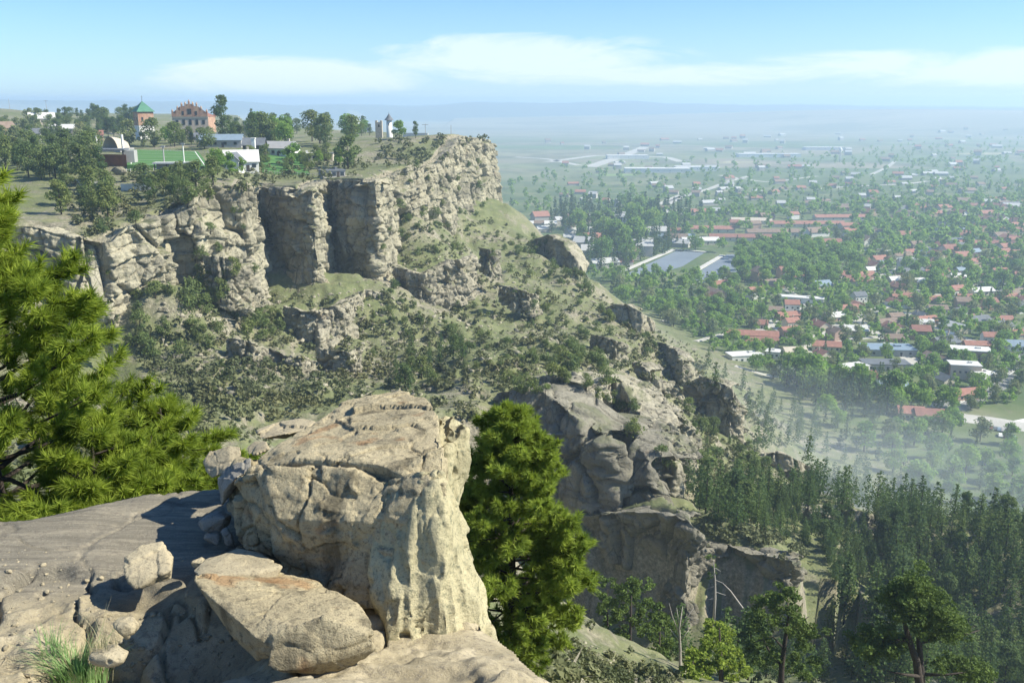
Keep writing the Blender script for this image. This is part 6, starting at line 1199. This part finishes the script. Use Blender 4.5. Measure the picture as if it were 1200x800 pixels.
# parked cars
def car(P, rz, mat, label):
    r = empty('parked_car', P, rz); tag(r, label, 'car', 'cars in the lot beside the highway'); bm = bmesh.new()
    prof_c = [(-2.2, .35), (-2.2, .85), (-1.5, .95), (-1.0, 1.42), (.6, 1.45), (1.2, .98), (2.1, .85), (2.25, .4)]; nc = len(prof_c); V = [bm.verts.new((x, s_ * .88 * (1 if z < 1.1 else .82), z)) for s_ in (-1, 1) for x, z in prof_c]
    bm.faces.new(V[:nc]); bm.faces.new(V[nc:][::-1]); [bm.faces.new([V[i], V[(i + 1) % nc], V[nc + (i + 1) % nc], V[nc + i]]) for i in range(nc)]; bmesh.ops.triangulate(bm, faces=bm.faces[:]); bmesh.ops.recalc_face_normals(bm, faces=bm.faces[:])
    me = bpy.data.meshes.new('body'); bm.to_mesh(me); bm.free(); me.materials.append(mat); o = bpy.data.objects.new('body', me); C.objects.link(o); o.parent = r
    mb = MB(); box(mb, (-.2, 0, 1.2), (1.7, 1.56, .3)); mb.build('windows', M_GLASS, r)
    for x in (-1.4, 1.4):
        for y_ in (-.8, .8): mb = MB(); tube(mb, [[x, y_ - .1, .33], [x, y_ + .1, .33]], [.33, .33], 10); mb.build('wheel', M_DARK, r)
CC = [('white', M_WHITE), ('dark', M_DARK), ('silver', M_GREY), ('blue', M_BLUER), ('dark', M_SLATE), ('red', M_RUSTR)]
seen_c = {}
for k in range(11):
    u, v = (1152 + k * 4.6, 500.5 + k * .9) if k < 7 else (1172 + (k - 7) * 5.5, 511 + (k - 7) * 1.0); c = CC[(k * 5 + 1) % 6]; q = 'back' if k < 7 else 'front'; i = seen_c.get((c[0], q), 0); seen_c[(c[0], q)] = i + 1
    car(G(u, v, .1), 1.2, c[1], '%s car in the %s row beside the highway, %s of its colour' % (c[0], q, ['leftmost', 'second from left', 'third from left', 'fourth'][i]))
# ------------------------------------------------------------------ valley trees
def clear(P, r=5): return all((P[0] - a) ** 2 + (P[1] - b_) ** 2 > (c + r) ** 2 for a, b_, c in HOUSES)
VT = []
def vt(poly, n_, seed, kinds, h0, h1, md=8, **k):
    rg = random.Random(seed)
    for P in scatter(poly, n_, md, seed, 280, 30000, **k):
        if P[2] < 3 and clear(P, 0): VT.append((P, rg.choice(kinds), rg.uniform(h0, h1)))
vt([(780, 375), (900, 335), (1060, 330), (1200, 290), (1200, 470), (1110, 485), (960, 460), (870, 445), (790, 425)], 760, 951, 'bbooc', 6.5, 12.5, 8)
vt([(780, 375), (900, 335), (1060, 330), (1200, 290), (1200, 470), (1110, 485), (960, 460), (870, 445), (790, 425)], 300, 962, 'bob', 3.5, 7, 5)
vt([(860, 300), (920, 292), (1000, 300), (1000, 335), (900, 342), (860, 325)], 90, 952, 'bbb', 13, 19, 10)
vt([(1000, 262), (1200, 262), (1200, 345), (1060, 345), (1000, 320)], 280, 953, 'bbooc', 11, 17, 11)
vt([(640, 250), (740, 245), (810, 250), (800, 290), (740, 312), (690, 325), (650, 290)], 170, 954, 'cccccb', 20, 32, 9)
vt([(690, 325), (800, 330), (870, 330), (860, 370), (780, 385), (720, 350)], 110, 955, 'bboc', 9, 15, 10)
vt([(790, 425), (880, 440), (990, 455), (1080, 480), (1060, 500), (960, 475), (860, 470), (830, 440)], 150, 956, 'ccb', 12, 20, 7)
vt([(930, 480), (1190, 520), (1200, 600), (1060, 590), (960, 540)], 70, 957, 'obbc', 8, 14, 10)
vt([(740, 255), (1200, 235), (1200, 270), (1000, 300), (800, 295)], 360, 958, 'bbooc', 11, 18, 14)
vt([(590, 240), (1200, 215), (1200, 250), (720, 262), (640, 262)], 330, 959, 'bboc', 9, 16, 16)
vt([(580, 212), (1200, 185), (1200, 222), (600, 238)], 230, 960, 'bbo', 9, 18, 26)
vt([(640, 198), (1000, 175), (1200, 160), (1200, 190), (640, 210)], 160, 961, 'bo', 9, 16, 40)
VT.sort(key=lambda t: -t[2] / t[0][1]); cnt = {'b': 0, 'c': 0}; rest_b, rest_c = [], []
WHAT = {'b': 'bright green broadleaf tree', 'o': 'olive-green rounded tree', 'c': 'dark tall conifer'}
for P, k, h in VT:
    kk = 'c' if k == 'c' else 'b'; u_, v_ = proj(P); lim = {'b': 295, 'c': 90}[kk]; P = P - [0, 0, .3]
    if cnt[kk] < lim:
        cnt[kk] += 1; plant({'b': 'bro%d' % R1.randrange(4), 'o': 'oli%d' % R1.randrange(3), 'c': 'fcon%d' % R1.randrange(3)}[k], P, h, WHAT[k], {'b': 'broadleaf trees in the valley', 'o': 'broadleaf trees in the valley', 'c': 'conifers in the valley'}[k], parts=False, sizes=(10.5, 14) if kk == 'b' else (18, 26))
    else: (rest_c if kk == 'c' else rest_b).append(('c' if kk == 'c' else 'b', P, h / (18 if kk == 'c' else 12)))
mass('distant_trees', rest_b, M_BROAD, 'masses of distant broadleaf trees across the valley'); mass('distant_conifers', rest_c, M_PINEFAR, 'masses of distant dark conifers')
if extra: mass('forest_conifers', extra, M_PINE, 'further conifers filling the forested slope')
# ------------------------------------------------------------------ the haze box
hb = MB(); box(hb, (0, 14000, (190 - 12) / 2), (90000, 92000, 190 + 12)); hz_o = hb.build('haze', volume_mat('haze_air', (0.64, 0.83, 1.0), 0.00023, 0.2)); tag(hz_o, kind='stuff')
settle_labels()
